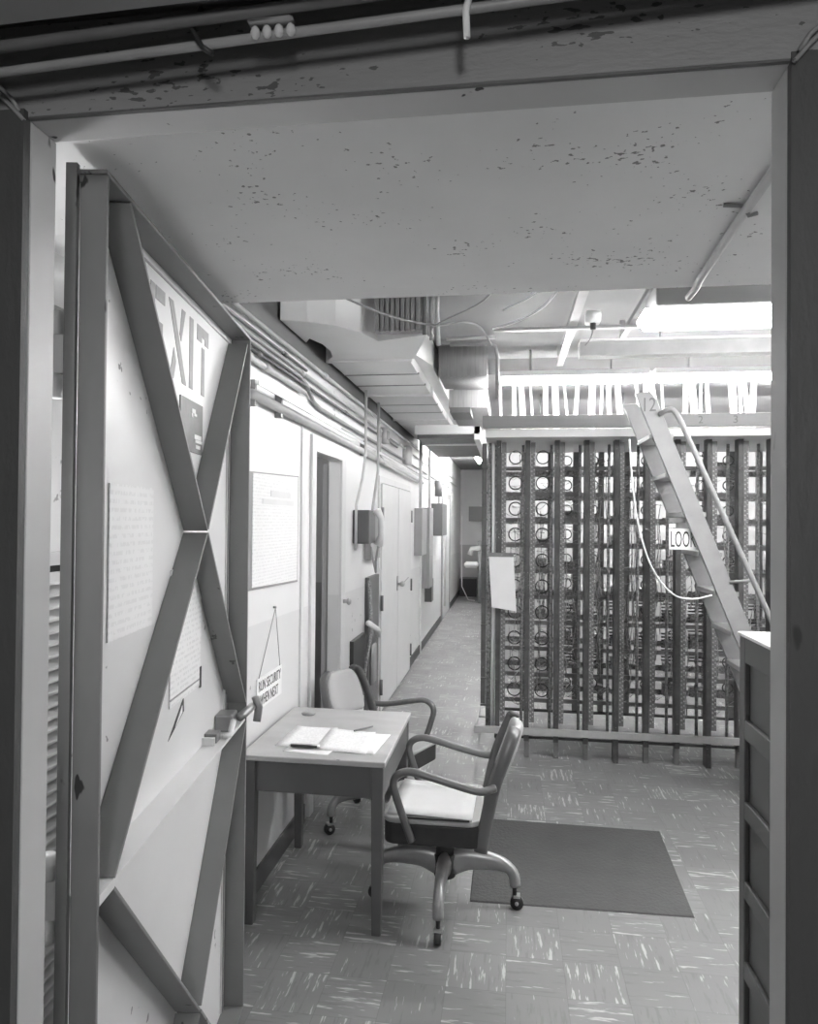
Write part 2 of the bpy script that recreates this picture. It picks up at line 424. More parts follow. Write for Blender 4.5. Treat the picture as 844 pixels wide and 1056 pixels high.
# ------------------------------------------------------------------ the steel blast door, swung in
ang = R(8.19); NV = Vector((math.cos(ang), math.sin(ang), 0)); TV = Vector((-math.sin(ang), math.cos(ang), 0)); D0 = Vector((-.759, 1.25, 0))
def dp(s, d, z): return D0 + TV*s - NV*d + Vector((0, 0, z))   # along the leaf, depth behind the rib edges, height
SK = .070
DW, DH = 1.25, 2.442
door = bpy.data.objects.new('door_1', None); COL.objects.link(door); door.location = dp(0, SK, 0); door.rotation_euler = (0, 0, ang)
tag(door, 'heavy braced steel door standing open, marked EXIT', None, None, 'structure')
def dbox(s0, s1, d0, d1, z0, z1, mb=None):
    mb = mb or MB()
    return mb.hexa([dp(s0,d0,z0), dp(s1,d0,z0), dp(s1,d1,z0), dp(s0,d1,z0), dp(s0,d0,z1), dp(s1,d0,z1), dp(s1,d1,z1), dp(s0,d1,z1)])
dbox(.0, DW, SK, SK+.004, .02, DH).build('door_skin', 'door', door)
bevel(dbox(0, .010, 0, SK-.0185, .02, DH-.011).build('hinge_stile', 'stile', door), .002)
dbox(-.012, 0.000, SK-.018, SK+.003, .02, DH+.006).build('stile_edge', 'stile', door)
bevel(dbox(0, DW, 0, SK, DH-.010, DH).build('top_channel', 'flange', door), .002)
bevel(dbox(DW-.010, DW, 0, SK, .02, DH-.01).build('lock_stile', 'flange', door), .002)
dbox(0, DW, 0, SK, .02, .03).build('bottom_channel', 'flange', door)
bevel(dbox(.011, DW-.011, 0.004, SK, 1.052, 1.060).build('middle_rib', 'door', door), .001)
def brace(a, b, thick=.009, d0=0.0):
    s0, z0 = a; s1, z1 = b; L = math.hypot(s1-s0, z1-z0); ns, nz = -(z1-z0)/L*thick/2, (s1-s0)/L*thick/2
    P = []
    for d in (d0, SK):
        P += [dp(s0-ns, d, z0-nz), dp(s1-ns, d, z1-nz), dp(s1+ns, d, z1+nz), dp(s0+ns, d, z0+nz)]
    return bevel(MB().hexa(P).build('diagonal_brace', 'flange', door), .0015)
brace((.115, DH-.012), (.715, 1.748)); brace((1.20, 2.405), (.722, 1.752))
brace((.714, 1.738), (.080, 1.066)); brace((.722, 1.738), (1.238, 1.120))
brace((.080, 1.046), (.694, .388)); brace((1.238, 1.046), (.706, .392))
brace((.694, .378), (.36, .032)); brace((.706, .378), (1.02, .032))
MB().hexa([dp(.0+.012, .001, 1.046), dp(.10, .001, 1.046), dp(.10, SK, 1.046), dp(.012, SK, 1.046), dp(.012, .001, 1.066), dp(.10, .001, 1.066), dp(.10, SK, 1.066), dp(.012, SK, 1.066)]).build('gusset', 'trim', door)
dbox(.38, 1.236, SK-.002, SK, 2.408, 2.414).build('seam', 'ink_grey', door)
dbox(1.185, 1.190, SK-.006, SK, .04, 2.30).build('gasket', 'trim', door)
dbox(1.200, 1.205, SK-.008, SK, .04, 2.30).build('gasket', 'ink_grey', door)
# latch: block on the skin, lever and dog reaching across the lock stile
la = dbox(.95, 1.00, .03, SK, 1.061, 1.090).build('latch', 'flange', door)
dbox(.925, .935, .03, SK, 1.061, 1.085).build('catch', 'trim', la)
bevel(dbox(1.07, 1.15, .010, SK, 1.061, 1.118).build('latch', 'chair_base', door), .006)
lv = MB().tube([dp(1.10, -.010, 1.105), dp(1.23, -.014, 1.098), dp(1.30, -.010, 1.090)], .015, 12).build('latch_handle', 'chair_base', door)
MB().tube([dp(1.27, -.026, 1.130), dp(1.285, -.036, 1.09), dp(1.275, -.031, 1.040)], .015, 12, rb=.008).build('grip', 'chair_base', lv)
MB().tube([dp(1.07, .005, 1.100), dp(1.03, .006, 1.066), dp(.995, .012, 1.070)], .010, 10).build('hook', 'trim', door)
# hinges in the gap beside the frame
for zc in (2.088, 1.067):
    h = dbox(-.010, .030, SK+.0045, SK+.060, zc-.036, zc+.036).build('hinge', 'conduit', door)
    for sg in (-1, 1):
        MB().cyl(dp(.0, SK+.024, zc+sg*.037), dp(.0, SK+.024, zc+sg*.082), .015).build('knuckle', 'trim', h)
# stencilled EXIT: the strokes with their bridges left unpainted
def stroke(mb, pts):
    P = [dp(s, SK, z) for s, z in pts]; mb.prism(P, NV*.0012)
ex = MB()
def q(s0, s1, z0, z1): stroke(ex, [(s0, z0), (s1, z0), (s1, z1), (s0, z1)])
zb, zt = 2.165, 2.375
q(.425, .455, zb, zt); q(.461, .53, zt-.035, zt); q(.461, .515, 2.255, 2.288); q(.461, .53, zb, zb+.035)                # E
stroke(ex, [(.560, zt), (.597, zt), (.718, zb), (.681, zb)])                                                         # X
stroke(ex, [(.655, 2.300), (.672, zt), (.705, zt), (.668, 2.282)]); stroke(ex, [(.572, zb), (.606, zb), (.625, 2.215), (.606, 2.250)])
q(.745, .781, zb, zt)                                                                                                # I
q(.820, .868, zt-.048, zt); q(.902, .942, zt-.048, zt); q(.868, .902, zt-.030, zt); q(.868, .900, zb, zt-.062)              # T
ex.build('lettering', 'ink_grey', door)

def door_sheet(name, s0, s1, z0, z1, mat, label, cat, d=.004):
    return tag(dbox(s0, s1, SK-d, SK-.0005, z0, z1).build(name, mat), label, cat)
door_sheet('notice', .190, .455, 1.512, 1.856, 'paper_faint', 'large white printed notice on the near half of the braced steel door', 'notice')
t = thing('poster', 'grey poster with white blotches on the upper half of the braced steel door', 'poster', dp(.77, SK, 1.975))
dbox(.66, .877, SK-.004, SK-.0005, 1.978, 2.130).build('sheet', 'poster', t)
for s0, s1, z0, z1 in ((.765, .80, 2.095, 2.108), (.76, .775, 2.082, 2.094), (.785, .812, 2.088, 2.096), (.790, .860, 2.020, 2.034), (.80, .868, 2.010, 2.019), (.805, .85, 1.992, 2.003)):
    dbox(s0, s1, SK-.0052, SK-.004, z0, z1).build('blotch', 'ink_faint', t)
t = thing('notice', 'white instruction sheet pinned low between the crossing braces of the steel door', 'notice', dp(.75, SK, 1.27))
dbox(.60, .885, SK-.004, SK-.0005, 1.262, 1.640).build('sheet', 'paper_notice', t)
dbox(.60, .880, SK-.005, SK-.004, 1.281, 1.286).build('rule_line', 'ink_grey', t)
dbox(.878, .892, SK-.006, SK-.003, 1.255, 1.320).build('clip', 'ink', t)
a = MB(); stroke(a, [(.60, 1.175), (.735, 1.222), (.730, 1.262)])
o = a.build('arrow_sticker', 'ink'); tag(o, 'small black arrow sticker under the low sheet on the steel door', 'sticker')
a = MB(); P_ = [dp(s, SK-.0014, z) for s, z in ((.655, 1.198), (.718, 1.222), (.716, 1.243))]; a.prism(P_, NV*.001); c = a.build('pale_centre', 'paper', o)

# ------------------------------------------------------------------ louvre on the left wall, seen through the gap behind the door
t = thing('louver_panel', 'pale louvered panel on the wall in the gap behind the steel door', 'louver', (WX, 1.55, .15))
MB().box((WX, 1.28, .12), (WX+.012, 1.84, .15)).box((WX, 1.28, 1.655), (WX+.012, 1.84, 1.69)).box((WX, 1.80, .15), (WX+.012, 1.84, 1.655)).build('frame', 'louver', t)
MB().box((WX, 1.28, .15), (WX+.002, 1.80, 1.655)).build('backing', 'seam', t)
mb = MB(); z = .17
while z < 1.64:
    mb.hexa([(WX+.002, 1.28, z+.014), (WX+.030, 1.28, z-.012), (WX+.030, 1.80, z-.012), (WX+.002, 1.80, z+.014), (WX+.002, 1.28, z+.018), (WX+.030, 1.28, z-.006), (WX+.030, 1.80, z-.006), (WX+.002, 1.80, z+.018)]); z += .0315
mb.build('slats', 'louver', t)
tag(MB().bbox((WX, 1.55, 2.15), (WX+.05, 1.75, 2.32), .006).build('junction_box', 'conduit_mid'), 'small grey box high on the wall in the gap behind the steel door', 'box')

# ------------------------------------------------------------------ left wall: doors and trims
# closet doorway
mb = MB().box((WX, DY0-.09, 0), (WX+.02, DY0, DZ+.10)).box((WX, DY1, 0), (WX+.02, DY1+.12, DZ+.10)).box((WX, DY0, DZ), (WX+.02, DY1, DZ+.10))
bevel(struct(mb, 'trim_6', 'trim', 'light painted frame of the open closet doorway'), .004)
struct(MB().box((WX, 3.97, 0), (WX+.012, 4.02, 2.34)), 'trim_7', 'trim', 'thin vertical trim strip left of the closet doorway')
d2 = bpy.data.objects.new('door_2', None); COL.objects.link(d2); d2.location = (WX-.085, 4.94, 0); d2.rotation_euler = (0, 0, R(-76)); tag(d2, 'grey door ajar into the closet', None, None, 'structure')
def loc_build(mb, name, m, par):      # mb given in the parent's own frame
    W = wm(par); mb.v = [W @ v for v in mb.v]; return mb.build(name, m, par)
loc_build(MB().box((-.68, -.04, .02), (0, 0, DZ-.02)), 'leaf', 'panel', d2)
kb = loc_build(MB().cyl((-.62, .0, 1.0), (-.62, .06, 1.0), .012), 'knob_stem', 'steel', d2)
tag(MB().cyl((WX+.02, 4.985, 1.20), (WX+.055, 4.985, 1.20), .014).ball((WX+.062, 4.985, 1.20), .026, 14, (.7, 1, 1)).build('door_knob', 'steel'), 'round metal knob at the right jamb of the closet doorway', 'knob')
# things in the closet
t = thing('closet_fill_light', 'added fill light under the closet ceiling, unseen', 'lamp', (-2.1, 4.3, 2.6))  # added out of view to brighten the closet interior
MB().cyl((-2.1, 4.3, 2.54), (-2.1, 4.3, 2.6), .03).build('socket', 'fixture', t); MB().ball((-2.1, 4.3, 2.49), .05, 14).build('globe', 'closet_fill', t)
t = thing('sink_cabinet', 'dark cabinet under a white basin inside the closet', 'cabinet', (-2.3, 4.9, 0))
MB().box((-2.88, 4.7, .0), (-2.0, 5.88, .80)).build('body', 'black', t)
MB().bbox((-2.88, 4.68, .80), (-1.96, 5.88, .95), .02).build('basin', 'fixture_in', t)
tag(MB().ring((-1.95, 5.78, 2.08), (.3, -1, 0), .14, .012, 28, 8).ring((-1.95, 5.76, 2.06), (.3, -1, 0), .12, .010, 28, 8).build('hose_coil', 'black'), 'dark hose coil hanging high inside the closet', 'hose')
# double doors
d3 = bpy.data.objects.new('door_3', None); COL.objects.link(d3); d3.location = (WX, 7.43, 0); tag(d3, 'pair of white painted doors on the left wall past the telephone', None, None, 'structure')
for y0, y1 in ((6.46, 7.42), (7.44, 8.40)):
    lf = bevel(MB().box((WX+.004, y0, .02), (WX+.035, y1, 2.12)).build('leaf', 'trim', d3), .004)
MB().box((WX, 6.40, 0), (WX+.018, 6.455, 2.19)).box((WX, 8.405, 0), (WX+.018, 8.46, 2.19)).box((WX, 6.455, 2.13), (WX+.018, 8.405, 2.19)).build('frame', 'trim', d3)
for y in (6.45, 8.41):
    for z in (.25, 1.02, 1.83): MB().cyl((WX+.040, y, z-.07), (WX+.040, y, z+.07), .014, 10).build('hinge', 'conduit_dark' if z < 1.5 else 'conduit_mid', d3)
kb = MB().cyl((WX+.035, 7.38, 1.12), (WX+.075, 7.38, 1.12), .014).ball((WX+.09, 7.38, 1.12), .03, 12).build('knob', 'steel', d3)
MB().box((WX+.036, 7.34, 1.05), (WX+.040, 7.42, 1.20)).build('knob_plate', 'conduit_mid', d3)
MB().tube([(WX+.05, 7.40, 1.12), (WX+.06, 7.6, 1.10), (WX+.05, 8.1, 1.13)], .006, 6).build('chain', 'conduit_mid', d3)
# far door
d4 = bpy.data.objects.new('door_4', None); COL.objects.link(d4); d4.location = (WX, 13.4, 0); tag(d4, 'narrow pale door at the far end of the left wall', None, None, 'structure')
MB().box((WX, 12.6, 0), (WX+.02, 12.75, 2.3)).box((WX, 14.2, 0), (WX+.02, 14.35, 2.3)).box((WX, 12.75, 2.2), (WX+.02, 14.2, 2.3)).build('frame', 'panel', d4)
MB().box((WX+.003, 12.75, .02), (WX+.012, 14.2, 2.2)).build('leaf', 'trim', d4)
struct(MB().box((WX, 9.55, 0), (WX+.02, 9.62, 2.5)), 'trim_8', 'trim', 'slim pipe chase strip on the far part of the left wall')

# notice board
t = thing('notice_board', 'tall framed white notice on the left wall above the hanging sign', 'notice', (WX, 3.52, 1.43))
MB().hexa([(WX, 3.10, 1.452), (WX+.010, 3.10, 1.452), (WX+.010, 3.90, 1.430), (WX, 3.90, 1.430), (WX, 3.10, 2.000), (WX+.010, 3.10, 2.000), (WX+.010, 3.90, 2.026), (WX, 3.90, 2.026)]).build('backing', 'panel', t)
MB().hexa([(WX+.010, 3.17, 1.462), (WX+.013, 3.17, 1.462), (WX+.013, 3.88, 1.442), (WX+.010, 3.88, 1.442), (WX+.010, 3.17, 1.996), (WX+.013, 3.17, 1.996), (WX+.013, 3.88, 2.018), (WX+.010, 3.88, 2.018)]).build('sheet', 'paper_notice', t)
MB().box((WX+.013, 3.42, 1.895), (WX+.0145, 3.74, 1.925)).box((WX+.013, 3.30, 1.855), (WX+.0145, 3.80, 1.880)).build('heading', 'ink_faint', t)
# sign hung on two strings
t = thing('hanging_sign', 'small white sign with two lines of capitals hung on strings from a nail', 'sign', (WX, 3.45, .86))
MB().box((WX+.002, 3.27, .865), (WX+.008, 3.64, 1.015)).build('board', 'paper', t)
letters('RUN SECURITY', (WX+.008, 3.29, .950), (0, 1, 0), (0, 0, 1), .33, .050).build('lettering', 'ink', t)
letters('WHEN NEXT', (WX+.008, 3.31, .880), (0, 1, 0), (0, 0, 1), .27, .050).build('lettering', 'ink', t)
MB().tube([(WX+.004, 3.30, 1.012), (WX+.012, 3.515, 1.330), (WX+.004, 3.62, 1.012)], .0018, 6).build('string', 'conduit_mid', t)
MB().cyl((WX, 3.515, 1.332), (WX+.016, 3.515, 1.332), .006, 8).build('nail', 'conduit_mid', t)

# wall telephone and its neighbours
t = thing('wall_telephone', 'dark wall telephone with a pale handset beside the closet doorway', 'telephone', (WX, 5.5, 1.55))
bevel(MB().box((WX, 5.36, 1.60), (WX+.13, 5.62, 1.86)).build('body', 'phone', t), .008)
MB().tube([(WX+.16, 5.52, 1.86), (WX+.185, 5.55, 1.80), (WX+.185, 5.58, 1.66), (WX+.16, 5.60, 1.585)], [.034, .026, .026, .036], 12).build('handset', 'plate', t)
MB().tube([(WX+.16, 5.60, 1.58), (WX+.13, 5.64, 1.45), (WX+.12, 5.70, 1.36), (WX+.09, 5.78, 1.42), (WX+.06, 5.80, 1.56)], .010, 8).build('cord', 'conduit_mid', t)
bevel(tag(MB().box((WX, 5.80, 1.45), (WX+.06, 6.22, 1.83)).build('terminal_box', 'panel'), 'plain grey box right of the wall telephone', 'box'), .006)
t = thing('equipment_board', 'tall grey board with hanging cords below the wall telephone', 'board', (WX, 5.7, .3))
MB().box((WX, 5.30, .36), (WX+.03, 5.75, .86)).build('dark_plate', 'black', t)
MB().box((WX, 5.86, .10), (WX+.035, 6.32, 1.30)).build('back_plate', 'phone', t)
MB().tube([(WX+.05, 5.80, 1.28), (WX+.06, 5.83, 1.0), (WX+.07, 5.80, .84), (WX+.06, 5.66, .66), (WX+.05, 5.6, .5)], .014, 8).build('cord', 'rack_block', t)
MB().tube([(WX+.055, 5.74, .94), (WX+.10, 5.92, .86), (WX+.09, 6.02, .80)], .024, 10).build('handle', 'plate', t)
MB().bbox((WX+.035, 5.92, .38), (WX+.055, 6.14, .72), .03, 3).build('cover', 'panel', t)

tag(MB().box((WX, 8.95, 1.34), (WX+.10, 9.50, 1.94)).build('electrical_panel', 'panel'), 'square grey electrical panel past the double doors', 'panel')
tag(MB().box((WX, 9.66, .86), (WX+.12, 10.10, 1.96)).build('electrical_panel', 'duct_dark'), 'tall grey electrical panel, longest on the left wall', 'panel')
tag(MB().box((WX, 10.15, .62), (WX+.10, 10.40, .94)).build('outlet_box', 'phone'), 'dark small box near the floor past the tall panel', 'box')
tag(MB().box((WX, 10.95, 1.55), (WX+.17, 11.75, 2.05)).build('electrical_panel', 'phone'), 'darkest electrical panel, hung highest near the far end', 'panel')
tag(MB().cyl((WX+.10, 11.0, 2.16), (WX+.10, 11.0, 2.40), .06).build('alarm_bell', 'phone'), 'dark round device above the darkest panel', 'device')
# end wall items
tag(MB().box((-.98, 17.5, 1.78), (-.62, 17.6, 2.14)).build('junction_box', 'panel'), 'grey box on the end wall of the aisle', 'box')
t = thing('valve_stand', 'dark piping stand at the end of the aisle', 'valve', (-.72, 15.6, 0))
MB().box((-1.15, 16.9, 0), (-.75, 17.4, .42)).build('crate', 'black', t)
MB().cyl((-.62, 15.6, 0), (-.62, 15.6, 1.35), .05).build('post', 'conduit_mid', t)
MB().tube([(-.62, 15.55, 1.2), (-.80, 15.5, 1.18), (-.84, 15.5, 1.05)], .05, 10).build('elbow', 'conduit', t)
MB().bbox((-.95, 15.3, .78), (-.65, 15.7, .90), .03).build('lever', 'plate', t)
tag(MB().tube([(WX+.10, 16.6, 1.9), (WX+.11, 16.5, 1.0), (WX+.14, 16.2, .3), (WX+.30, 16.0, .02), (-.75, 15.9, .02)], .012, 8).build('cable', 'plate'), 'white cable hanging down at the far end of the left wall', 'cable')

# ------------------------------------------------------------------ conduits along the left wall
def run(z0, y0, y1, z1=None, off=.02, r=.011, m='conduit', label='', name='conduit', cps=()):
    z1 = z0 if z1 is None else z1
    x = WX + off
    return pipe(name, [(x, y0, z0), (x, y1, z1)], r, m, label, 'conduit', None, 10, [((x, y, z0 + (z1-z0)*(y-y0)/(y1-y0)), (0, y1-y0, z1-z0)) for y in cps])
run(2.700, 1.3, 15.5, 2.68, .026, .012, 'conduit', 'topmost thick conduit along the left wall, just under the duct', cps=(4.4, 8.0))
run(2.665, 1.3, 4.0, 2.645, .020, .008, 'conduit_dark', 'dark thin conduit high on the left wall, ending before the doorway', cps=(3.6,))
run(2.628, 1.3, 16, 2.55, .022, .011, 'conduit', 'second conduit from the top that runs the whole left wall', cps=(3.9, 7.5, 11))
pipe('conduit', [(WX+.02, 1.3, 2.60), (WX+.02, 3.85, 2.585), (WX+.02, 4.0, 2.56), (WX+.02, 4.15, 2.49), (WX+.02, 4.3, 2.47), (WX+.02, 14, 2.44)], .013, 'conduit_mid', 'grey conduit that dips in a bend above the closet doorway', 'conduit')
run(2.560, 1.3, 7.4, 2.55, .020, .009, 'conduit_dark', 'thin dark conduit between the two middle runs on the left wall', cps=(3.2, 5.0))
run(2.520, 1.3, 3.95, 2.51, .024, .015, 'conduit', 'pale thick conduit stub ending at the bend above the doorway', cps=(3.05, 3.3))
run(2.420, 4.9, 15, 2.36, .018, .010, 'conduit', 'thin conduit low on the far half of the left wall', cps=(6.4, 9.0))
t = thing('cable_trough', 'half round painted trough running over the notice and the closet doorway', 'trough', (WX, 3.1, 2.34))
MB().tube([(WX+.030, 3.09, 2.350), (WX+.030, 9.6, 2.30)], .024, 12).build('trough', 'conduit', t)
MB().bar((WX+.06, 3.09, 2.40), (WX+.055, 9.6, 2.345), .006, .020).build('lip', 'conduit', t)
for y in (3.12, 3.5, 5.6): MB().box((WX+.001, y, 2.30), (WX+.035, y+.025, 2.42)).build('bracket', 'conduit_mid', t)
# drops to the telephone and boxes
pipe('conduit', [(WX+.085, 5.42, 2.79), (WX+.085, 5.42, 2.30), (WX+.07, 5.38, 2.10), (WX+.03, 5.35, 1.9), (WX+.03, 5.34, 1.55)], .011, 'conduit', 'vertical conduit dropping left of the wall telephone', 'conduit')
pipe('conduit', [(WX+.085, 5.95, 2.78), (WX+.085, 5.95, 2.2), (WX+.04, 5.92, 1.83)], .012, 'conduit', 'vertical conduit dropping into the grey box beside the telephone', 'conduit')
pipe('conduit', [(WX+.045, 6.25, 2.60), (WX+.045, 6.25, 2.38), (WX+.045, 6.5, 2.30), (WX+.045, 8.9, 2.26)], .012, 'conduit', 'bent conduit passing over the double doors', 'conduit')
for y, z1, lb in ((8.85, 1.94, 'vertical conduit feeding the square grey panel'), (9.85, 1.96, 'vertical conduit feeding the tall grey panel'), (11.2, 2.05, 'vertical conduit feeding the darkest panel'), (12.4, .3, 'vertical conduit beside the narrow far door')):
    pipe('conduit', [(WX+.09, y, 2.79), (WX+.09, y, z1)], .020, 'conduit', lb, 'conduit')
t = thing('conduit_box', 'small pale box where conduits cross over the double doors', 'box', (WX, 6.6, 2.5))
MB().bbox((WX, 6.45, 2.50), (WX+.07, 6.62, 2.64), .006).build('body', 'conduit', t); MB().box((WX+.07, 6.48, 2.53), (WX+.075, 6.60, 2.61)).build('cover', 'conduit_mid', t)
tag(MB().bbox((WX, 7.9, 2.42), (WX+.08, 8.15, 2.62), .006).build('conduit_box', 'conduit'), 'second pale conduit box, farther along over the double doors', 'box')

# ------------------------------------------------------------------ ducts
t = thing('air_duct', 'large painted sheet metal duct running along the top of the left wall', 'duct', (-.9, 5.5, 2.8))
MB().prism([(-1.165, 3.50, 2.80), (-1.04, 3.55, 2.80), (-.91, 3.63, 2.80), (-.81, 3.78, 2.80), (-.745, 3.98, 2.80), (-.455, 3.87, 2.80), (-.60, 4.44, 2.80), (-1.16, 4.44, 2.80), (-1.10, 4.33, 2.80), (-1.075, 4.18, 2.80), (-1.08, 4.02, 2.80), (-1.12, 3.88, 2.80), (-1.165, 3.97, 2.80)], (0, 0, .245)).build('wide_trunk', 'duct', t)
MB().box((-1.155, 4.452, 2.802), (-.635, 5.70, 3.045)).build('duct_section', 'duct', t)
MB().box((-1.15, 5.72, 2.800), (-.63, 7.10, 3.045)).build('duct_section', 'duct', t)
MB().box((-1.155, 7.12, 2.802), (-.625, 8.90, 3.045)).build('duct_section', 'duct', t)
for y in (4.45, 5.71, 7.11): MB().box((-1.17, y-.012, 2.788), (-.615, y+.012, 3.045)).build('flange', 'duct', t)
for y in (4.9, 5.3, 6.2, 6.65): MB().box((-1.158, y-.004, 2.796), (-.626, y+.004, 2.81)).build('seam', 'conduit_mid', t)
# side face step: tapered piece on the room side
MB().prism([(-.63, 4.5, 2.86), (-.54, 4.9, 2.86), (-.54, 8.8, 2.86), (-.63, 8.8, 2.86)], (0, 0, .185)).build('side_channel', 'duct', t)
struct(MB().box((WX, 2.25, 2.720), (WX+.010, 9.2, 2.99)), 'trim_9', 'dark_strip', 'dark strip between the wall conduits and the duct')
t = thing('flexible_connector', 'ribbed grey canvas connector at the side of the wide duct', 'duct', (-.5, 3.5, 2.8))
mb = MB()
for k in range(9):
    x = -.725 + .028*k; mb.box((x, 3.775, 2.805), (x+.020, 3.80, 3.045))
mb.box((-.73, 3.80, 2.805), (-.47, 3.86, 3.045)); mb.build('canvas', 'duct_dark', t)
t = thing('lower_duct', 'dark low duct end over the middle of the aisle', 'duct', (-.62, 8.4, 2.6))
MB().box((-.98, 7.55, 2.66), (-.33, 9.8, 2.795)).build('body', 'conduit_dark', t)
MB().box((-1.0, 7.50, 2.70), (-.31, 7.56, 2.797)).box((-.99, 8.1, 2.645), (-.32, 8.16, 2.796)).build('flange', 'duct', t)
MB().prism([(-.37, 7.5, 2.64), (-.31, 7.5, 2.64), (-.30, 9.6, 2.60), (-.36, 9.6, 2.60)], (0, 0, .155)).build('edge_plate', 'duct', t)
t = thing('duct_box', 'grey sheet metal box hung beside the duct over the aisle', 'duct', (-.33, 5.1, 2.79))
MB().bbox((-.50, 5.0, 2.80), (-.165, 5.5, 3.02), .006).build('body', 'duct_dark', t)
MB().box((-.50, 4.97, 3.02), (-.16, 5.02, 3.045)).build('flange', 'conduit_mid', t)
MB().box((-.47, 5.52, 2.66), (-.17, 6.6, 2.80)).build('damper', 'duct_dark', t)
MB().box((-.46, 5.50, 2.62), (-.30, 5.9, 2.66)).build('actuator', 'phone', t)
# vertical pipe bundle and wires near the duct
for k, (x, m_, lb) in enumerate(((-.46, 'conduit_dark', 'leftmost and darkest pipe of the vertical trio beside the wide duct'), (-.425, 'conduit_mid', 'middle pipe of the vertical trio beside the wide duct'), (-.39, 'conduit', 'rightmost and palest pipe of the vertical trio beside the wide duct'))):
    pipe('pipe', [(x, 3.80, 3.045), (x, 3.80, 2.90), (x+.004*k, 3.81, 2.785 - .03*k)], .011, m_, lb, 'pipe')
pipe('pipe', [(-.40, 4.75, 2.96), (-.15, 4.75, 2.965), (-.10, 4.78, 2.95), (-.085, 4.8, 2.88), (-.085, 4.8, 2.60)], .013, 'conduit_mid', 'pipe bending down at the right side of the hung grey box', 'pipe')
pipe('pipe', [(-.42, 4.7, 2.985), (-.10, 4.7, 2.99)], .010, 'conduit', 'thin pale pipe across the top of the hung grey box', 'pipe')
def wire(pts, r, m, lb): return tag(MB().tube(smooth_pts(pts), r, 6).build('cable', m), lb, 'cable')
def smooth_pts(P, k=6):
    P = [Vector(p) for p in P]; out = []
    for i in range(len(P)-1):
        p0 = P[max(i-1, 0)]; p1 = P[i]; p2 = P[i+1]; p3 = P[min(i+2, len(P)-1)]
        for j in range(k):
            t = j/k
            out.append(.5*((2*p1) + (-p0+p2)*t + (2*p0-5*p1+4*p2-p3)*t*t + (-p0+3*p1-3*p2+p3)*t**3))
    out.append(P[-1]); return out
wire([(-.75, 2.9, 2.74), (-.62, 3.0, 2.70), (-.50, 3.2, 2.70), (-.35, 3.4, 2.72), (-.24, 3.5, 2.76), (-.16, 3.7, 2.79), (-.10, 3.9, 2.74)], .005, 'conduit_mid', 'grey cable drooping in front of the wide duct')
wire([(-.02, 2.25, 2.60), (-.10, 2.8, 2.65), (-.36, 3.4, 2.72), (-.42, 3.9, 2.80)], .004, 'conduit_mid', 'thin straight wire leading to the vertical pipe trio')
wire([(.28, 3.6, 3.0), (.18, 3.8, 2.92), (.05, 4.0, 2.90), (-.10, 4.2, 2.91)], .006, 'plate', 'white cable sagging from the ceiling channel')
wire([(.22, 3.6, 2.99), (.10, 3.75, 2.95), (-.04, 3.9, 2.93)], .005, 'plate', 'short white wire looping above the sagging one')

# ------------------------------------------------------------------ soffit pipe and ceiling hardware
t = thing('soffit_pipe', 'bent painted pipe clipped under the soffit near the right jamb', 'pipe', (.50, 1.7, 2.46))
MB().tube(smooth_pts([(.51, 1.10, 2.465), (.505, 1.5, 2.465), (.525, 2.05, 2.465), (.53, 2.14, 2.46), (.535, 2.25, 2.465)]), .011, 10).build('pipe_run', 'conduit', t)
MB().tube([(.46, 1.63, 2.476), (.50, 1.63, 2.472), (.513, 1.63, 2.45), (.53, 1.63, 2.455)], .005, 6).build('clip', 'conduit_mid', t)
MB().bbox((.50, 2.205, 2.50), (.56, 2.25, 2.56), .006).build('fitting', 'plate', t)
t = thing('ceiling_channel', 'slotted channel running into the room left of the near lamp', 'channel', (.36, 4.5, 2.95))
MB().box((.34, 3.45, 2.94), (.39, 5.4, 2.975)).build('channel', 'rack_light', t)
MB().box((.335, 3.60, 2.975), (.395, 3.64, 3.05)).box((.335, 5.2, 2.975), (.395, 5.24, 3.05)).build('hanger', 'rack_light', t)
MB().bbox((.42, 4.05, 2.90), (.50, 4.15, 2.96), .005).build('box', 'plate', t)
MB().cyl((.46, 4.1, 2.865), (.46, 4.1, 2.90), .016).build('socket', 'black', t)
MB().tube(smooth_pts([(.46, 4.1, 2.865), (.45, 4.1, 2.82), (.42, 4.12, 2.78)]), .004, 6).build('cord', 'conduit_mid', t)
tag(MB().box((.685, 3.6, 2.94), (.715, 4.75, 2.97)).box((.685, 3.7, 2.97), (.715, 3.73, 3.05)).box((.685, 4.6, 2.97), (.715, 4.63, 3.05)).build('ceiling_channel', 'conduit_mid'), 'dark ceiling channel directly left of the near lamp', 'channel')
struct(MB().box((WX, 5.6, 2.93), (3.2, 5.75, 3.05)), 'trim_10', 'ceiling', 'shallow beam under the ceiling over the wiring frame')

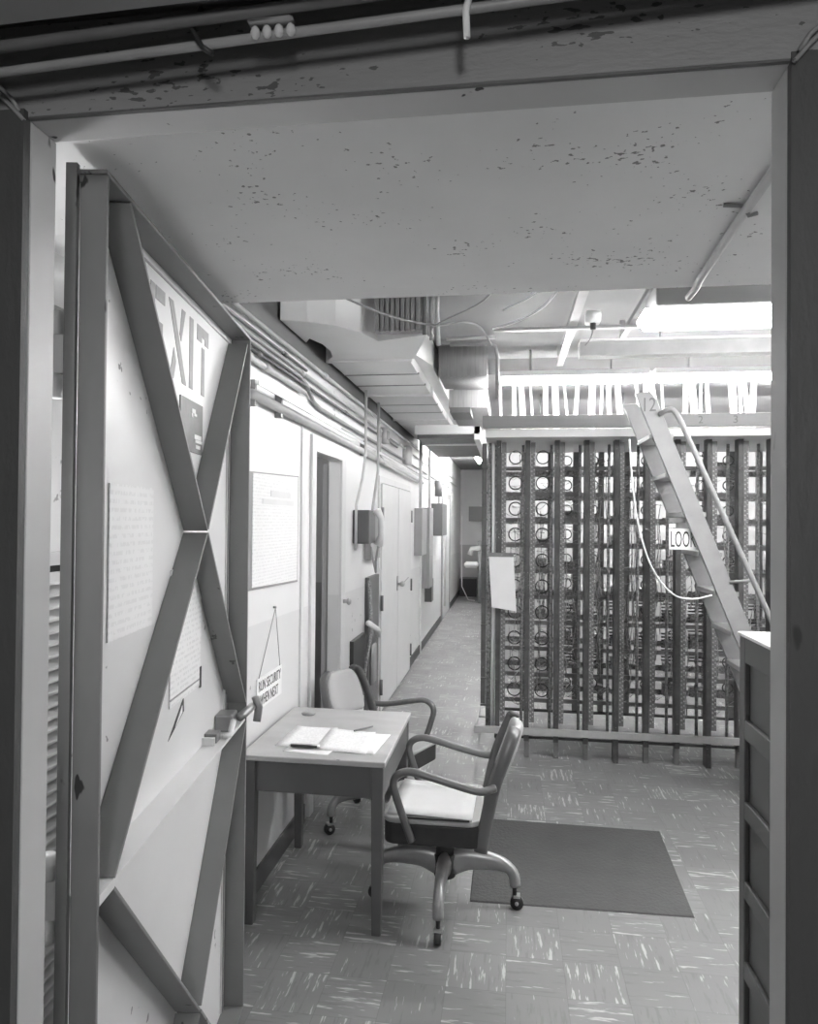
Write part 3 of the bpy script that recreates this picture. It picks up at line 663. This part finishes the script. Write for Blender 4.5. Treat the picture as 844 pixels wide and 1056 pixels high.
def fluorescent(label, x0, x1, y, z, mat='tube', hood=True, drops=True, zc=3.05, width=.26, wide=.04):
    """hooded tube lamp hung along x: housing, reflector, tubes, end caps"""
    t = thing('fluorescent_lamp', label, 'lamp', ((x0+x1)/2, y, z), group=None)
    if hood:
        n = 8; out = []; inn = []
        for k in range(n+1):
            a = PI*k/n
            out.append((math.cos(a)*width/2, math.sin(a)*.075 + .015)); inn.append((math.cos(a)*(width/2-.006), math.sin(a)*.069 + .015))
        prof = out + inn[::-1]
        MB().prism([(x0, y+p[0], z+p[1]) for p in prof], (x1-x0, 0, 0)).build('reflector', 'fixture', t)
        for xe in (x0-.006, x1):
            MB().prism([(xe, y+p[0], z+p[1]) for p in out], (.006, 0, 0)).build('end_plate', 'fixture_in', t)
        MB().box((x0+.05, y-.035, z+.045), (x1-.05, y+.035, z+.080)).build('ballast_tray', 'fixture_in', t)
    else:
        MB().box((x0, y-wide, z+.035), (x1, y+wide, z+.075)).build('batten', 'fixture_in', t)
    for dy in ((-.055, .055) if hood else (0,)):
        MB().cyl((x0+.04, y+dy, z+.012), (x1-.04, y+dy, z+.012), .019, 12).build('tube', mat, t)
        MB().cyl((x0+.01, y+dy, z+.012), (x0+.04, y+dy, z+.012), .021, 10).build('tube_holder', 'fixture_in', t)
    if drops:
        for xx in (x0+.25, x1-.25): MB().cyl((xx, y, z+.07), (xx, y, zc), .008, 8).build('hanger_rod', 'conduit_mid', t)
    return t
t = thing('fluorescent_lamp', 'nearest fluorescent lamp with rounded diffuser just past the soffit, cut by the right jamb', 'lamp', (1.3, 3.5, 2.7))
n = 14; low = [(math.cos(PI + PI*k/n)*.13, math.sin(PI + PI*k/n)*.068) for k in range(n+1)]
MB().prism([(.64, 3.5+a_, 2.766+b_) for a_, b_ in low], (1.36, 0, 0)).build('diffuser', 'lens', t)
mb = MB(); mb.prism([(.615, 3.5+a_*.8, 2.768+b_*.75) for a_, b_ in low], (.025, 0, 0)); mb.build('end_cap', 'lens', t)
bevel(MB().box((.66, 3.37, 2.767), (2.0, 3.63, 2.88)).build('housing', 'fixture', t), .01)
for xx in (.9, 1.8): MB().cyl((xx, 3.5, 2.88), (xx, 3.5, 3.05), .008, 8).build('hanger_rod', 'conduit_mid', t)
fluorescent('long bare fluorescent tube above the left half of the wiring frame', -.10, .98, 5.33, 2.800, 'tube', hood=False, wide=.11)
fluorescent('long bare fluorescent tube above the right half of the wiring frame', 1.02, 2.60, 5.33, 2.800, 'tube', hood=False, wide=.11)
fluorescent('bare fluorescent lamp behind the wiring frame, left of the pair', .05, 1.35, 7.2, 2.72, 'tube2', hood=False)
fluorescent('bare fluorescent lamp behind the wiring frame, right of the pair', 1.6, 2.9, 7.2, 2.72, 'tube2', hood=False)
def lamp_y(label, x, y0, y1, z, mat='tube3'):
    t = thing('fluorescent_lamp', label, 'lamp', (x, (y0+y1)/2, z))
    MB().box((x-.06, y0, z+.03), (x+.06, y1, 3.05)).build('batten', 'fixture_in', t)
    MB().cyl((x, y0+.04, z), (x, y1-.04, z), .019, 12).build('tube', mat, t)
lamp_y('far fluorescent batten on the aisle ceiling', -.60, 12.0, 14.4, 2.95)
lamp_y('fluorescent batten above the low dark duct end', -.55, 9.95, 11.6, 2.95)
lamp_y('added fill batten, out of view at the right side past the soffit', 2.7, 2.35, 3.7, 2.90, 'tube2')  # unseen batten added to light the steel door and near room
t = thing('cable_trunking', 'pale box trunking above the bare fluorescent tubes', 'trunking', (1.6, 4.5, 2.8))
MB().box((.42, 4.42, 2.79), (3.1, 4.52, 2.875)).build('trunk', 'rack_light', t)
MB().box((.42, 4.40, 2.875), (3.1, 4.54, 2.887)).build('lid', 'plate', t)
for x in (.9, 2.0, 2.9): MB().cyl((x, 4.47, 2.887), (x, 4.47, 3.05), .008, 8).build('hanger_rod', 'conduit_mid', t)
tag(MB().box((-.10, 4.30, 2.925), (1.25, 4.34, 2.940)).build('strut', 'conduit_mid'), 'thin dark strut across the ceiling left of the near lamp', 'strut')

# ------------------------------------------------------------------ the wiring frame
RK = thing('wiring_frame', 'tall open distribution frame of steel uprights with rings and terminal strips', 'frame', (1.1, 6.0, 0))
YF = 5.45; P0 = -.075; SP = .218
tops = 2.40
for k in range(12):
    x = P0 + SP*k
    zb_ = (.14, .13, .13, .13, 0., .13, .13, .0, .13, .0, .13, .13)[k]
    u = MB().box((x-.022, YF, zb_), (x+.014, YF+.035, tops)); u.box((x-.022, YF+.035, zb_), (x-.016, YF+.09, tops))
    bevel(u.build('upright', 'rack_dark', RK), .002)
    s = MB().box((x+.017, YF+.01, .27), (x+.052, YF+.045, tops-.02))
    o = s.build('terminal_strip', 'rack_mid', RK)
    pn = MB(); zz = .30
    while zz < 2.3:
        pn.box((x+.021, YF+.002, zz), (x+.030, YF+.010, zz+.010)); pn.box((x+.039, YF+.002, zz+.012), (x+.047, YF+.010, zz+.020)); zz += .032
    pn.build('terminal_pins', 'rack_light', o)
    MB().box((x-.024, YF+.95, .13), (x+.024, YF+.985, tops)).build('rear_upright', 'rack_mid', RK)
    MB().box((x-.018, YF+.04, 0), (x+.018, YF+.075, .17)).build('foot', 'rack_mid', RK)
    if k < 11:
        f_ = MB().tube([(x-.04, YF+.2, .14), (x-.04, YF+.2, 1.0), (x-.035, YF+.21, 2.38)], .012, 6); f_.build('cable_bundle', 'wire', RK)
rows = [.33 + .2085*j for j in range(10)]
for z in rows:
    MB().box((P0-.02, YF+.42, z-.010), (P0+SP*11+.02, YF+.445, z+.022)).build('cross_bar', 'rack_mid', RK)
    MB().box((P0-.02, YF+.945, z-.030), (P0+SP*11+.02, YF+.96, z+.018)).build('label_strip', 'rack_block', RK)
for k in range(9):
    x = P0 + SP*k
    big = k < 2
    for j, z in enumerate(rows):
        rr = .052 if big else .040
        MB().ring((x+.125, YF+(.40 if big else .75), z+.095), (.12, 1, 0), rr, .0055, 20, 5).build('cable_ring', 'rack_dark', RK)
        # terminal block on the rear side, uneven heights and gaps
        h = (.055, .085, .04, .11, .07)[(k*3+j) % 5]; wv = .10 + .05*((k+j) % 2)
        if k >= 1:
            MB().box((x+.075, YF+.86, z-.02), (x+.075+wv, YF+.94, z-.02+h)).build('terminal_block', 'rack_block', RK)
# tangled jumpers: nobody could count them
st = MB(); rnd = random.Random(3)
for k in range(11):
    x = P0 + SP*k
    for j in range(9):
        xx = x + .07 + rnd.random()*.13; y = YF + .15 + rnd.random()*.55
        z0 = .25 + rnd.random()*.9; z1 = z0 + .3 + rnd.random()*1.2
        pts = [(xx + rnd.uniform(-.02, .02), y, z0 + (min(z1, 2.35)-z0)*i/5) for i in range(6)]
        st.tube(pts, .0045, 4)
    for j in range(46):
        z = .3 + rnd.random()*2.0; xx = x + .05 + rnd.random()*.08; y = YF + .3 + rnd.random()*.5
        st.tube([(xx, y, z), (xx+.04, y-.04, z-.03*rnd.random()), (xx+.09, y, z+rnd.uniform(-.02, .03))], .003, 4)
o = st.build('jumper_wires', 'wire', RK); o['kind'] = 'stuff'
sb = MB()
for k in range(2, 11):
    x = P0 + SP*k
    for j in range(22):
        z = .55 + j*.028 + .0; 
        if rnd.random() < .75: sb.box((x+.06, YF+.87, z), (x+.19, YF+.90, z+.012))
o = sb.build('connector_rows', 'rack_dark', RK); o['kind'] = 'stuff'
# top, base
bevel(MB().box((P0-.12, 5.18, 2.455), (3.0, 5.24, 2.545)).build('front_beam', 'beam', RK), .003)
MB().box((P0-.10, 5.24, 2.395), (3.0, 6.45, 2.452)).build('top_plate', 'plate', RK)
bevel(MB().box((-.25, YF-.03, .185), (P0+SP*12, YF-.002, .235)).build('base_bar', 'rack_light', RK), .003)
MB().cyl((-.10, YF+.02, .155), (P0+SP*12, YF+.02, .155), .010, 8).build('lower_rod', 'rack_dark', RK)
MB().cyl((-.10, YF+.97, .115), (P0+SP*12, YF+.97, .115), .014, 8).build('lower_rod', 'rack_dark', RK)
MB().bar((-.245, YF-.02, .195), (-.245, YF+1.0, .115), .012, .012).build('side_rod', 'rack_light', RK)
MB().bar((-.245, YF+.55, .15), (-.02, YF+.55, .15), .012, .012).build('side_rod', 'rack_light', RK)
# left end posts, with a strap of cables
MB().box((-.215, YF+.25, .33), (-.178, YF+.29, 2.40)).build('end_post', 'rack_mid', RK)
MB().tube([(-.150, YF+.06, .20), (-.150, YF+.06, 1.2), (-.145, YF+.06, 2.38)], .020, 8).build('end_cable', 'rack_block', RK)
MB().tube([(-.118, YF+.03, .20), (-.112, YF+.03, 1.2), (-.122, YF+.03, 2.38)], .013, 8).build('end_cable', 'wire_white', RK)
for z in rows: MB().box((-.215, YF+.20, z), (-.105, YF+.22, z+.014)).build('end_rung', 'rack_mid', RK)
# white cables climbing out of the top, dark fuse panels between them
for k in range(32):
    x = -.06 + .084*k; y = 5.48 + .12*(k % 4)
    MB().tube([(x, y, 2.44), (x+rnd.uniform(-.01, .01), y, 2.62), (x+rnd.uniform(-.03, .03), y+.05, 2.92)], .010 + .007*(k % 3), 8).build('riser_cable', 'wire_white', RK)
for k in range(9):
    x = .0 + .29*k; MB().box((x, 5.75, 2.50), (x+.10, 5.80, 2.56)).build('fuse_panel', 'rack_mid', RK)
# digits painted on the beam
letters('2', (1.30, 5.179, 2.475), (1, 0, 0), (0, 0, 1), .030, .052).build('painted_number', 'conduit_dark', RK)
letters('3', (1.53, 5.179, 2.475), (1, 0, 0), (0, 0, 1), .030, .052).build('painted_number', 'conduit_dark', RK)
# loose papers and the LOOK sign
t = thing('clipboard', 'white papers on a clip hanging at the left end of the wiring frame', 'clipboard', (-.09, 5.40, 1.05))
MB().hexa([(-.125, 5.400, 1.135), (.055, 5.400, 1.110), (.058, 5.408, 1.110), (-.122, 5.408, 1.135), (-.150, 5.400, 1.520), (.035, 5.400, 1.530), (.035, 5.408, 1.530), (-.150, 5.408, 1.520)]).build('papers', 'paper', t)
MB().box((-.15, 5.393, 1.515), (.035, 5.412, 1.545)).build('clip', 'rack_mid', t)
MB().tube([(-.06, 5.41, 1.545), (-.055, 5.43, 1.72)], .003, 6).build('string', 'rack_dark', t)
t = thing('look_sign', 'small white sign reading LOOK hung beside the ladder stringer', 'sign', (1.06, 4.64, 1.60))
MB().box((.992, 4.637, 1.615), (1.22, 4.643, 1.745)).build('board', 'plate', t)
letters('LOOK', (1.002, 4.637, 1.630), (1, 0, 0), (0, 0, 1), .150, .100).build('lettering', 'ink', t)
MB().box((.992, 4.637, 1.782), (1.09, 4.643, 1.812)).build('upper_strip', 'rack_mid', t)
MB().box((.992, 4.637, 1.752), (1.03, 4.643, 1.776)).build('upper_label', 'plate', t)

# ------------------------------------------------------------------ ladder leaning against the beam
LD = thing('rolling_ladder', 'steep grey ladder with wide stringers and a pipe handrail leaning on the frame', 'ladder', (1.75, 4.8, 0))
def lx(z): return .774 + (2.593 - z)*.398      # left edge of the stringer at height z
for y in (4.60, 5.06):
    mb = MB().prism([(lx(2.593), y, 2.593), (lx(2.593)+.095, y, 2.598), (lx(2.55)+.113, y, 2.55), (lx(0)+.112, y, 0), (lx(0), y, 0)], (0, .030, 0))
    bevel(mb.build('stringer', 'ladder', LD), .003)
z = 2.325
while z > .1:
    bevel(MB().box((lx(z)-.012, 4.632, z-.016), (lx(z)+.135, 5.058, z+.014)).build('tread', 'tread', LD), .004)
    z -= .245
MB().tube(smooth_pts([(lx(2.47)+.10, 4.59, 2.455), (.955, 4.56, 2.475), (.990, 4.55, 2.475), (1.03, 4.55, 2.42), (1.07, 4.55, 2.33)], 4) + [Vector((1.565, 4.55, 1.20)), Vector((1.92, 4.55, .30)), Vector((lx(.2)+.10, 4.59, .2))], .0165, 12).build('handrail', 'ladder', LD)
MB().tube([(lx(1.42)+.10, 4.60, 1.42), (1.475, 4.55, 1.44)], .010, 8).build('rail_bracket', 'ladder', LD)
letters('12', (lx(2.49)+.014, 4.5995, 2.475), (1, 0, 0), (0, 0, 1), .072, .085).build('painted_number', 'conduit_dark', LD)
wire([(.74, 4.585, 2.30), (.76, 4.585, 2.02), (.80, 4.585, 1.75), (.88, 4.585, 1.50), (1.00, 4.585, 1.345), (1.12, 4.585, 1.315), (1.235, 4.59, 1.34)], .006, 'wire_white', 'pale cord hanging in a loop left of the ladder')

# ------------------------------------------------------------------ panelled cabinet by the right jamb
CB = thing('panelled_cabinet', 'waist high grey cabinet with recessed side panels and white top', 'cabinet', (1.05, 2.15, 0))
X0, X1, Y0, Y1, CZ = .80, 1.25, 1.70, 2.63, 1.392
MB().box((X0+.018, Y0, .0), (X1, Y1, CZ)).build('body', 'cab', CB)
zs = [CZ, 1.300, 1.095, 1.069, .845, .815, .585, .555, .305, .275, .06, 0]
mb = MB().box((X0, Y1-.055, 0), (X0+.018, Y1, CZ)).box((X0, Y0, 0), (X0+.018, Y0+.06, CZ)); 
rl = [(1.305, CZ), (1.045, 1.110), (.775, .835), (.505, .565), (.235, .295), (0, .07)]
for a_, b_ in rl: mb.box((X0, Y0+.06, a_), (X0+.018, Y1-.055, b_))
bevel(mb.build('panel_frame', 'cab', CB), .004)
bevel(MB().box((X0-.006, Y0-.006, CZ), (X1+.006, Y1+.006, CZ+.012)).build('top', 'cab_top', CB), .003)

# added fill light, out of sight, brightening the gap behind the steel door
t = thing('gap_fill_lamp', 'added fill light, unseen, in the gap behind the steel door', 'lamp', (WX, 1.27, 1.72))
MB().cyl((WX, 1.27, 1.72), (WX+.03, 1.27, 1.72), .05).build('fill_base', 'fixture', t)
MB().ball((WX+.07, 1.27, 1.72), .045, 16).build('globe', 'gap_fill', t)

# ------------------------------------------------------------------ floor mat
o = tag(MB().hexa([(-.17, 3.365, 0), (.842, 3.385, 0), (.872, 4.290, 0), (-.17, 4.310, 0), (-.165, 3.370, .006), (.837, 3.390, .006), (.867, 4.285, .006), (-.165, 4.305, .006)]).build('floor_mat', 'mat'), 'flat dark grey rectangular mat on the streaked tile floor', 'mat')

# ------------------------------------------------------------------ table
TB = thing('wooden_table', 'small plain wooden table against the left wall with papers on it', 'table', (-.85, 3.41, 0))
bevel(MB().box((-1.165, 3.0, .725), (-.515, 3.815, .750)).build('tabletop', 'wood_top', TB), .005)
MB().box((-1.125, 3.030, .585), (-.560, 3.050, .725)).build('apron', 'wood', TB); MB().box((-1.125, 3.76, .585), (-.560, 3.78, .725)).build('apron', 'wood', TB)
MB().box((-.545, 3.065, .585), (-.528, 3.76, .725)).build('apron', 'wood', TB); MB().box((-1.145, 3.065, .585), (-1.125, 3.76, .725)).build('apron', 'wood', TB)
for x in (-1.150, -.580):
    for y in (3.015, 3.755):
        t_ = .050; c = x + .0275; d = y + .0275
        P = [(c-.020, d-.020, 0), (c+.020, d-.020, 0), (c+.020, d+.020, 0), (c-.020, d+.020, 0), (c-.0275, d-.0275, .725), (c+.0275, d-.0275, .725), (c+.0275, d+.0275, .725), (c-.0275, d+.0275, .725)]
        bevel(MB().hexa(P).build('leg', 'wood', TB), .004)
def sheet(pts, z, mat, label, cat='paper', name='paper_sheet', th=.0015, curl=.004):
    """a sheet lying nearly flat: corners given, top subdivided and gently curled"""
    P = [Vector((p[0], p[1], 0)) for p in pts]; n = 6; mb = MB(); vs = []; fs = []
    for l in (0, 1):
        for i in range(n+1):
            for j in range(n+1):
                u, v = i/n, j/n
                p = (P[0]*(1-u) + P[1]*u)*(1-v) + (P[3]*(1-u) + P[2]*u)*v
                p.z = z + l*th + curl*((2*u-1)**4)*v
                vs.append(p)
    N = (n+1)**2; idx = lambda l, i, j: l*N + i*(n+1) + j
    for i in range(n):
        for j in range(n):
            fs.append((idx(1,i,j), idx(1,i+1,j), idx(1,i+1,j+1), idx(1,i,j+1))); fs.append((idx(0,i,j), idx(0,i,j+1), idx(0,i+1,j+1), idx(0,i+1,j)))
    for i in range(n):
        fs.append((idx(0,i,0), idx(0,i+1,0), idx(1,i+1,0), idx(1,i,0))); fs.append((idx(0,i,n), idx(1,i,n), idx(1,i+1,n), idx(0,i+1,n)))
        fs.append((idx(0,0,i), idx(1,0,i), idx(1,0,i+1), idx(0,0,i+1))); fs.append((idx(0,n,i), idx(0,n,i+1), idx(1,n,i+1), idx(1,n,i)))
    mb.add(vs, fs, True); return tag(mb.build(name, mat), label, cat)
sheet([(-1.05, 3.14), (-.80, 3.135), (-.83, 3.45), (-1.035, 3.45)], .7505, 'paper_print', 'leftmost printed paper on the wooden table, under the clip')
sheet([(-.86, 3.12), (-.615, 3.085), (-.63, 3.40), (-.86, 3.44)], .7525, 'paper_print', 'middle printed paper on the wooden table')
sheet([(-.66, 3.105), (-.58, 3.10), (-.555, 3.39), (-.70, 3.40)], .7505, 'paper', 'rightmost blank paper on the wooden table', curl=.001)
sheet([(-.99, 3.07), (-.78, 3.05), (-.77, 3.12), (-.98, 3.13)], .7505, 'paper', 'narrow paper slip at the front of the wooden table', curl=.001)
t = thing('clipboard', 'dark clip holding the leftmost papers on the wooden table', 'clipboard', (-.90, 3.13, .755))
MB().bbox((-.975, 3.118, .757), (-.835, 3.145, .768), .004).build('clip', 'steel', t); MB().cyl((-.965, 3.116, .764), (-.845, 3.116, .764), .006, 10).build('spring', 'black', t)
tag(MB().cyl((-.735, 3.39, .762), (-.665, 3.50, .757), .0045, 8).build('pencil', 'conduit_mid'), 'pencil lying on the papers of the wooden table', 'pencil')
tag(MB().cyl((-1.045, 3.68, .750), (-1.045, 3.68, .756), .035, 16, .038).build('ashtray', 'conduit_mid'), 'shallow ashtray at the back of the wooden table', 'ashtray')

# ------------------------------------------------------------------ swivel armchair, built facing +x with its axis on the origin
def make_chair(label):
    t = thing('swivel_armchair', label, 'chair', (0, 0, 0), group=None)
    base = MB().tube([(0,0,.13), (0,0,.235)], [.050, .055], 20).tube([(0,0,.235), (0,0,.30)], [.048, .030], 20).tube([(0,0,.30), (0,0,.365)], [.022, .022], 14).build('swivel_base', 'chair_dark', t, (0, 0, 0))
    for k in range(4):
        c, s_ = math.cos(k*PI/2), math.sin(k*PI/2)
        prof = [(.030, .190), (.10, .212), (.18, .212), (.25, .203), (.295, .183), (.318, .150), (.324, .105)]
        rs = [.027, .025, .022, .021, .021, .020, .018]; rb = [.050, .040, .032, .028, .026, .022, .018]
        MB().tube(smooth_pts([(c*p, s_*p, z) for p, z in prof], 3), [.034-.010*min(1, i/9) for i in range(19)], 14, rb=[.062-.036*min(1, i/12) for i in range(19)]).build('leg', 'chair_base', base)
        ca = MB().cyl((c*.322, s_*.322, .060), (c*.322, s_*.322, .100), .010, 10)
        ax = Vector((-s_, c, 0))*.014; ce = Vector((c*.322+.01*c, s_*.322+.01*s_, .030))
        ca.cyl(ce-ax, ce+ax, .030, 18); ca.build('caster', 'rubber', base)
        MB().bar(ce-ax*1.4+Vector((0,0,.03)), ce+ax*1.4+Vector((0,0,.03)), .030, .008).cyl(ce-ax*1.3, ce+ax*1.3, .009, 10).build('caster_fork', 'steel', base)
    MB().box((-.10, -.07, .345), (.12, .07, .385)).build('tilt_mechanism', 'chair_dark', t)
    # seat pan and cushion, rounded plan
    def slab(x0, x1, hw, z0, z1, r):
        pts = []
        for cx, cy, a0 in ((x1-r, hw-r, 0), (x0+r, hw-r, 90), (x0+r, -hw+r, 180), (x1-r, -hw+r, 270)):
            for i in range(7):
                a = R(a0 + i*15); pts.append((cx + r*math.cos(a), cy + r*math.sin(a), z0))
        return MB().prism(pts, (0, 0, z1-z0))
    bevel(slab(-.185, .255, .232, .360, .452, .05).build('seat_pan', 'chair_dark', t), .008)
    bevel(slab(-.175, .262, .238, .453, .478, .06).build('seat_cushion', 'upholstery', t), .010, 3)
    # back: two curved posts, padded panel between
    for s_ in (-1, 1):
        y = .216*s_
        MB().tube(smooth_pts([(-.172, y, .345), (-.20, y, .50), (-.232, y*.98, .64), (-.272, y*.92, .75), (-.305, y*.80, .835), (-.318, y*.58, .860)], 4), .030, 10, rb=.012).build('back_post', 'chair_frame', t)
        # looped arm
        ya = .248*s_
        MB().tube(smooth_pts([(-.235, y*1.03, .628), (-.17, ya, .618), (-.064, ya, .640), (.06, ya, .672), (.14, ya, .686), (.190, ya, .668), (.208, ya, .628), (.190, ya, .56), (.165, ya, .49), (.125, ya, .385)], 5), .0195, 12, rb=.017).build('arm', 'chair_frame', t)
    n = 9; front = []; 
    bm_pts = []
    mb = MB(); prof = [(-.232, .605, .140), (-.254, .66, .160), (-.282, .735, .164), (-.306, .810, .148), (-.316, .855, .105)]
    vs = []; fs = []
    for off in (.030, -.018):
        for (x, z, hw) in prof:
            for j in range(n):
                u = -1 + 2*j/(n-1); bow = -.030*(1-u*u)
                ed = .6 if abs(u) == 1 else 1
                vs.append((x + off*ed + bow, u*hw, z))
    m_ = len(prof)*n
    for i in range(len(prof)-1):
        for j in range(n-1):
            a = i*n + j; fs.append((a, a+1, a+n+1, a+n)); fs.append((m_+a, m_+a+n, m_+a+n+1, m_+a+1))
    for i in range(len(prof)-1):
        for j in (0, n-1):
            a = i*n+j; fs.append((a, a+n, m_+a+n, m_+a))
    for j in range(n-1):
        for i in (0, len(prof)-1):
            a = i*n+j; fs.append((a, a+1, m_+a+1, m_+a))
    mb.add(vs, fs, True); o = mb.build('backrest', 'upholstery', t)
    sd = o.modifiers.new('sub', 'SUBSURF'); sd.levels = 2; sd.render_levels = 2
    return t
ch = make_chair('swivel armchair in front of the table with papers on its seat')
ch2 = copy_tree(ch)
ch2['label'] = 'swivel armchair behind the table, its pale back toward the doorway'
ch.location = (-.285, 3.339, 0); ch.rotation_euler = (0, 0, R(180))
ch2.location = (-.735, 4.165, 0); ch2.rotation_euler = (0, 0, R(-24))
for q_ in bpy.data.objects:
    if q_.parent == ch2 and q_.name.startswith('swivel_base'): q_.rotation_euler = (0, 0, R(62))
# papers on the near seat
o = sheet([(-.525, 3.135), (-.150, 3.105), (-.140, 3.50), (-.505, 3.53)], .4795, 'paper', 'stack of white papers covering the seat of the front swivel armchair', 'papers', 'paper_stack', th=.012, curl=.006)
tag(MB().hexa([(-.44, 3.098, .4795), (-.16, 3.098, .4795), (-.16, 3.125, .4795), (-.44, 3.125, .4795), (-.44, 3.098, .487), (-.16, 3.098, .487), (-.16, 3.125, .487), (-.44, 3.125, .487)]).build('folder', 'black'), 'thin black folder edge on the near side of the seat papers', 'folder')

# ------------------------------------------------------------------ repeats share a group
import re
GR = {'conduit': 'conduits on walls and beam', 'pipe': 'bare pipes', 'cable': 'loose cables', 'fluorescent_lamp': 'fluorescent lamps', 'electrical_panel': 'electrical panels on the left wall', 'paper_sheet': 'papers on the table', 'swivel_armchair': 'swivel armchairs', 'conduit_box': 'conduit boxes over the double doors', 'ceiling_channel': 'channels under the ceiling', 'junction_box': 'small wall boxes', 'clipboard': 'clipboards', 'notice': 'notices on the steel door'}
for q_ in bpy.data.objects:
    g_ = GR.get(re.sub(r'\.\d+$', '', q_.name))
    if g_ and q_.parent is None: q_['group'] = g_

# ------------------------------------------------------------------ world and view
wd = bpy.data.worlds.new('world'); scene.world = wd; wd.use_nodes = True
wd.node_tree.nodes['Background'].inputs[0].default_value = (.5, .5, .5, 1); wd.node_tree.nodes['Background'].inputs[1].default_value = .3
scene.view_settings.view_transform = 'Standard'; scene.view_settings.look = 'None'
scene.view_settings.exposure = 2.75; scene.view_settings.gamma = 1.0; scene.view_settings.use_curve_mapping = False
scene.cycles.use_denoising = True
scene.cycles.max_bounces = 10; scene.cycles.diffuse_bounces = 6
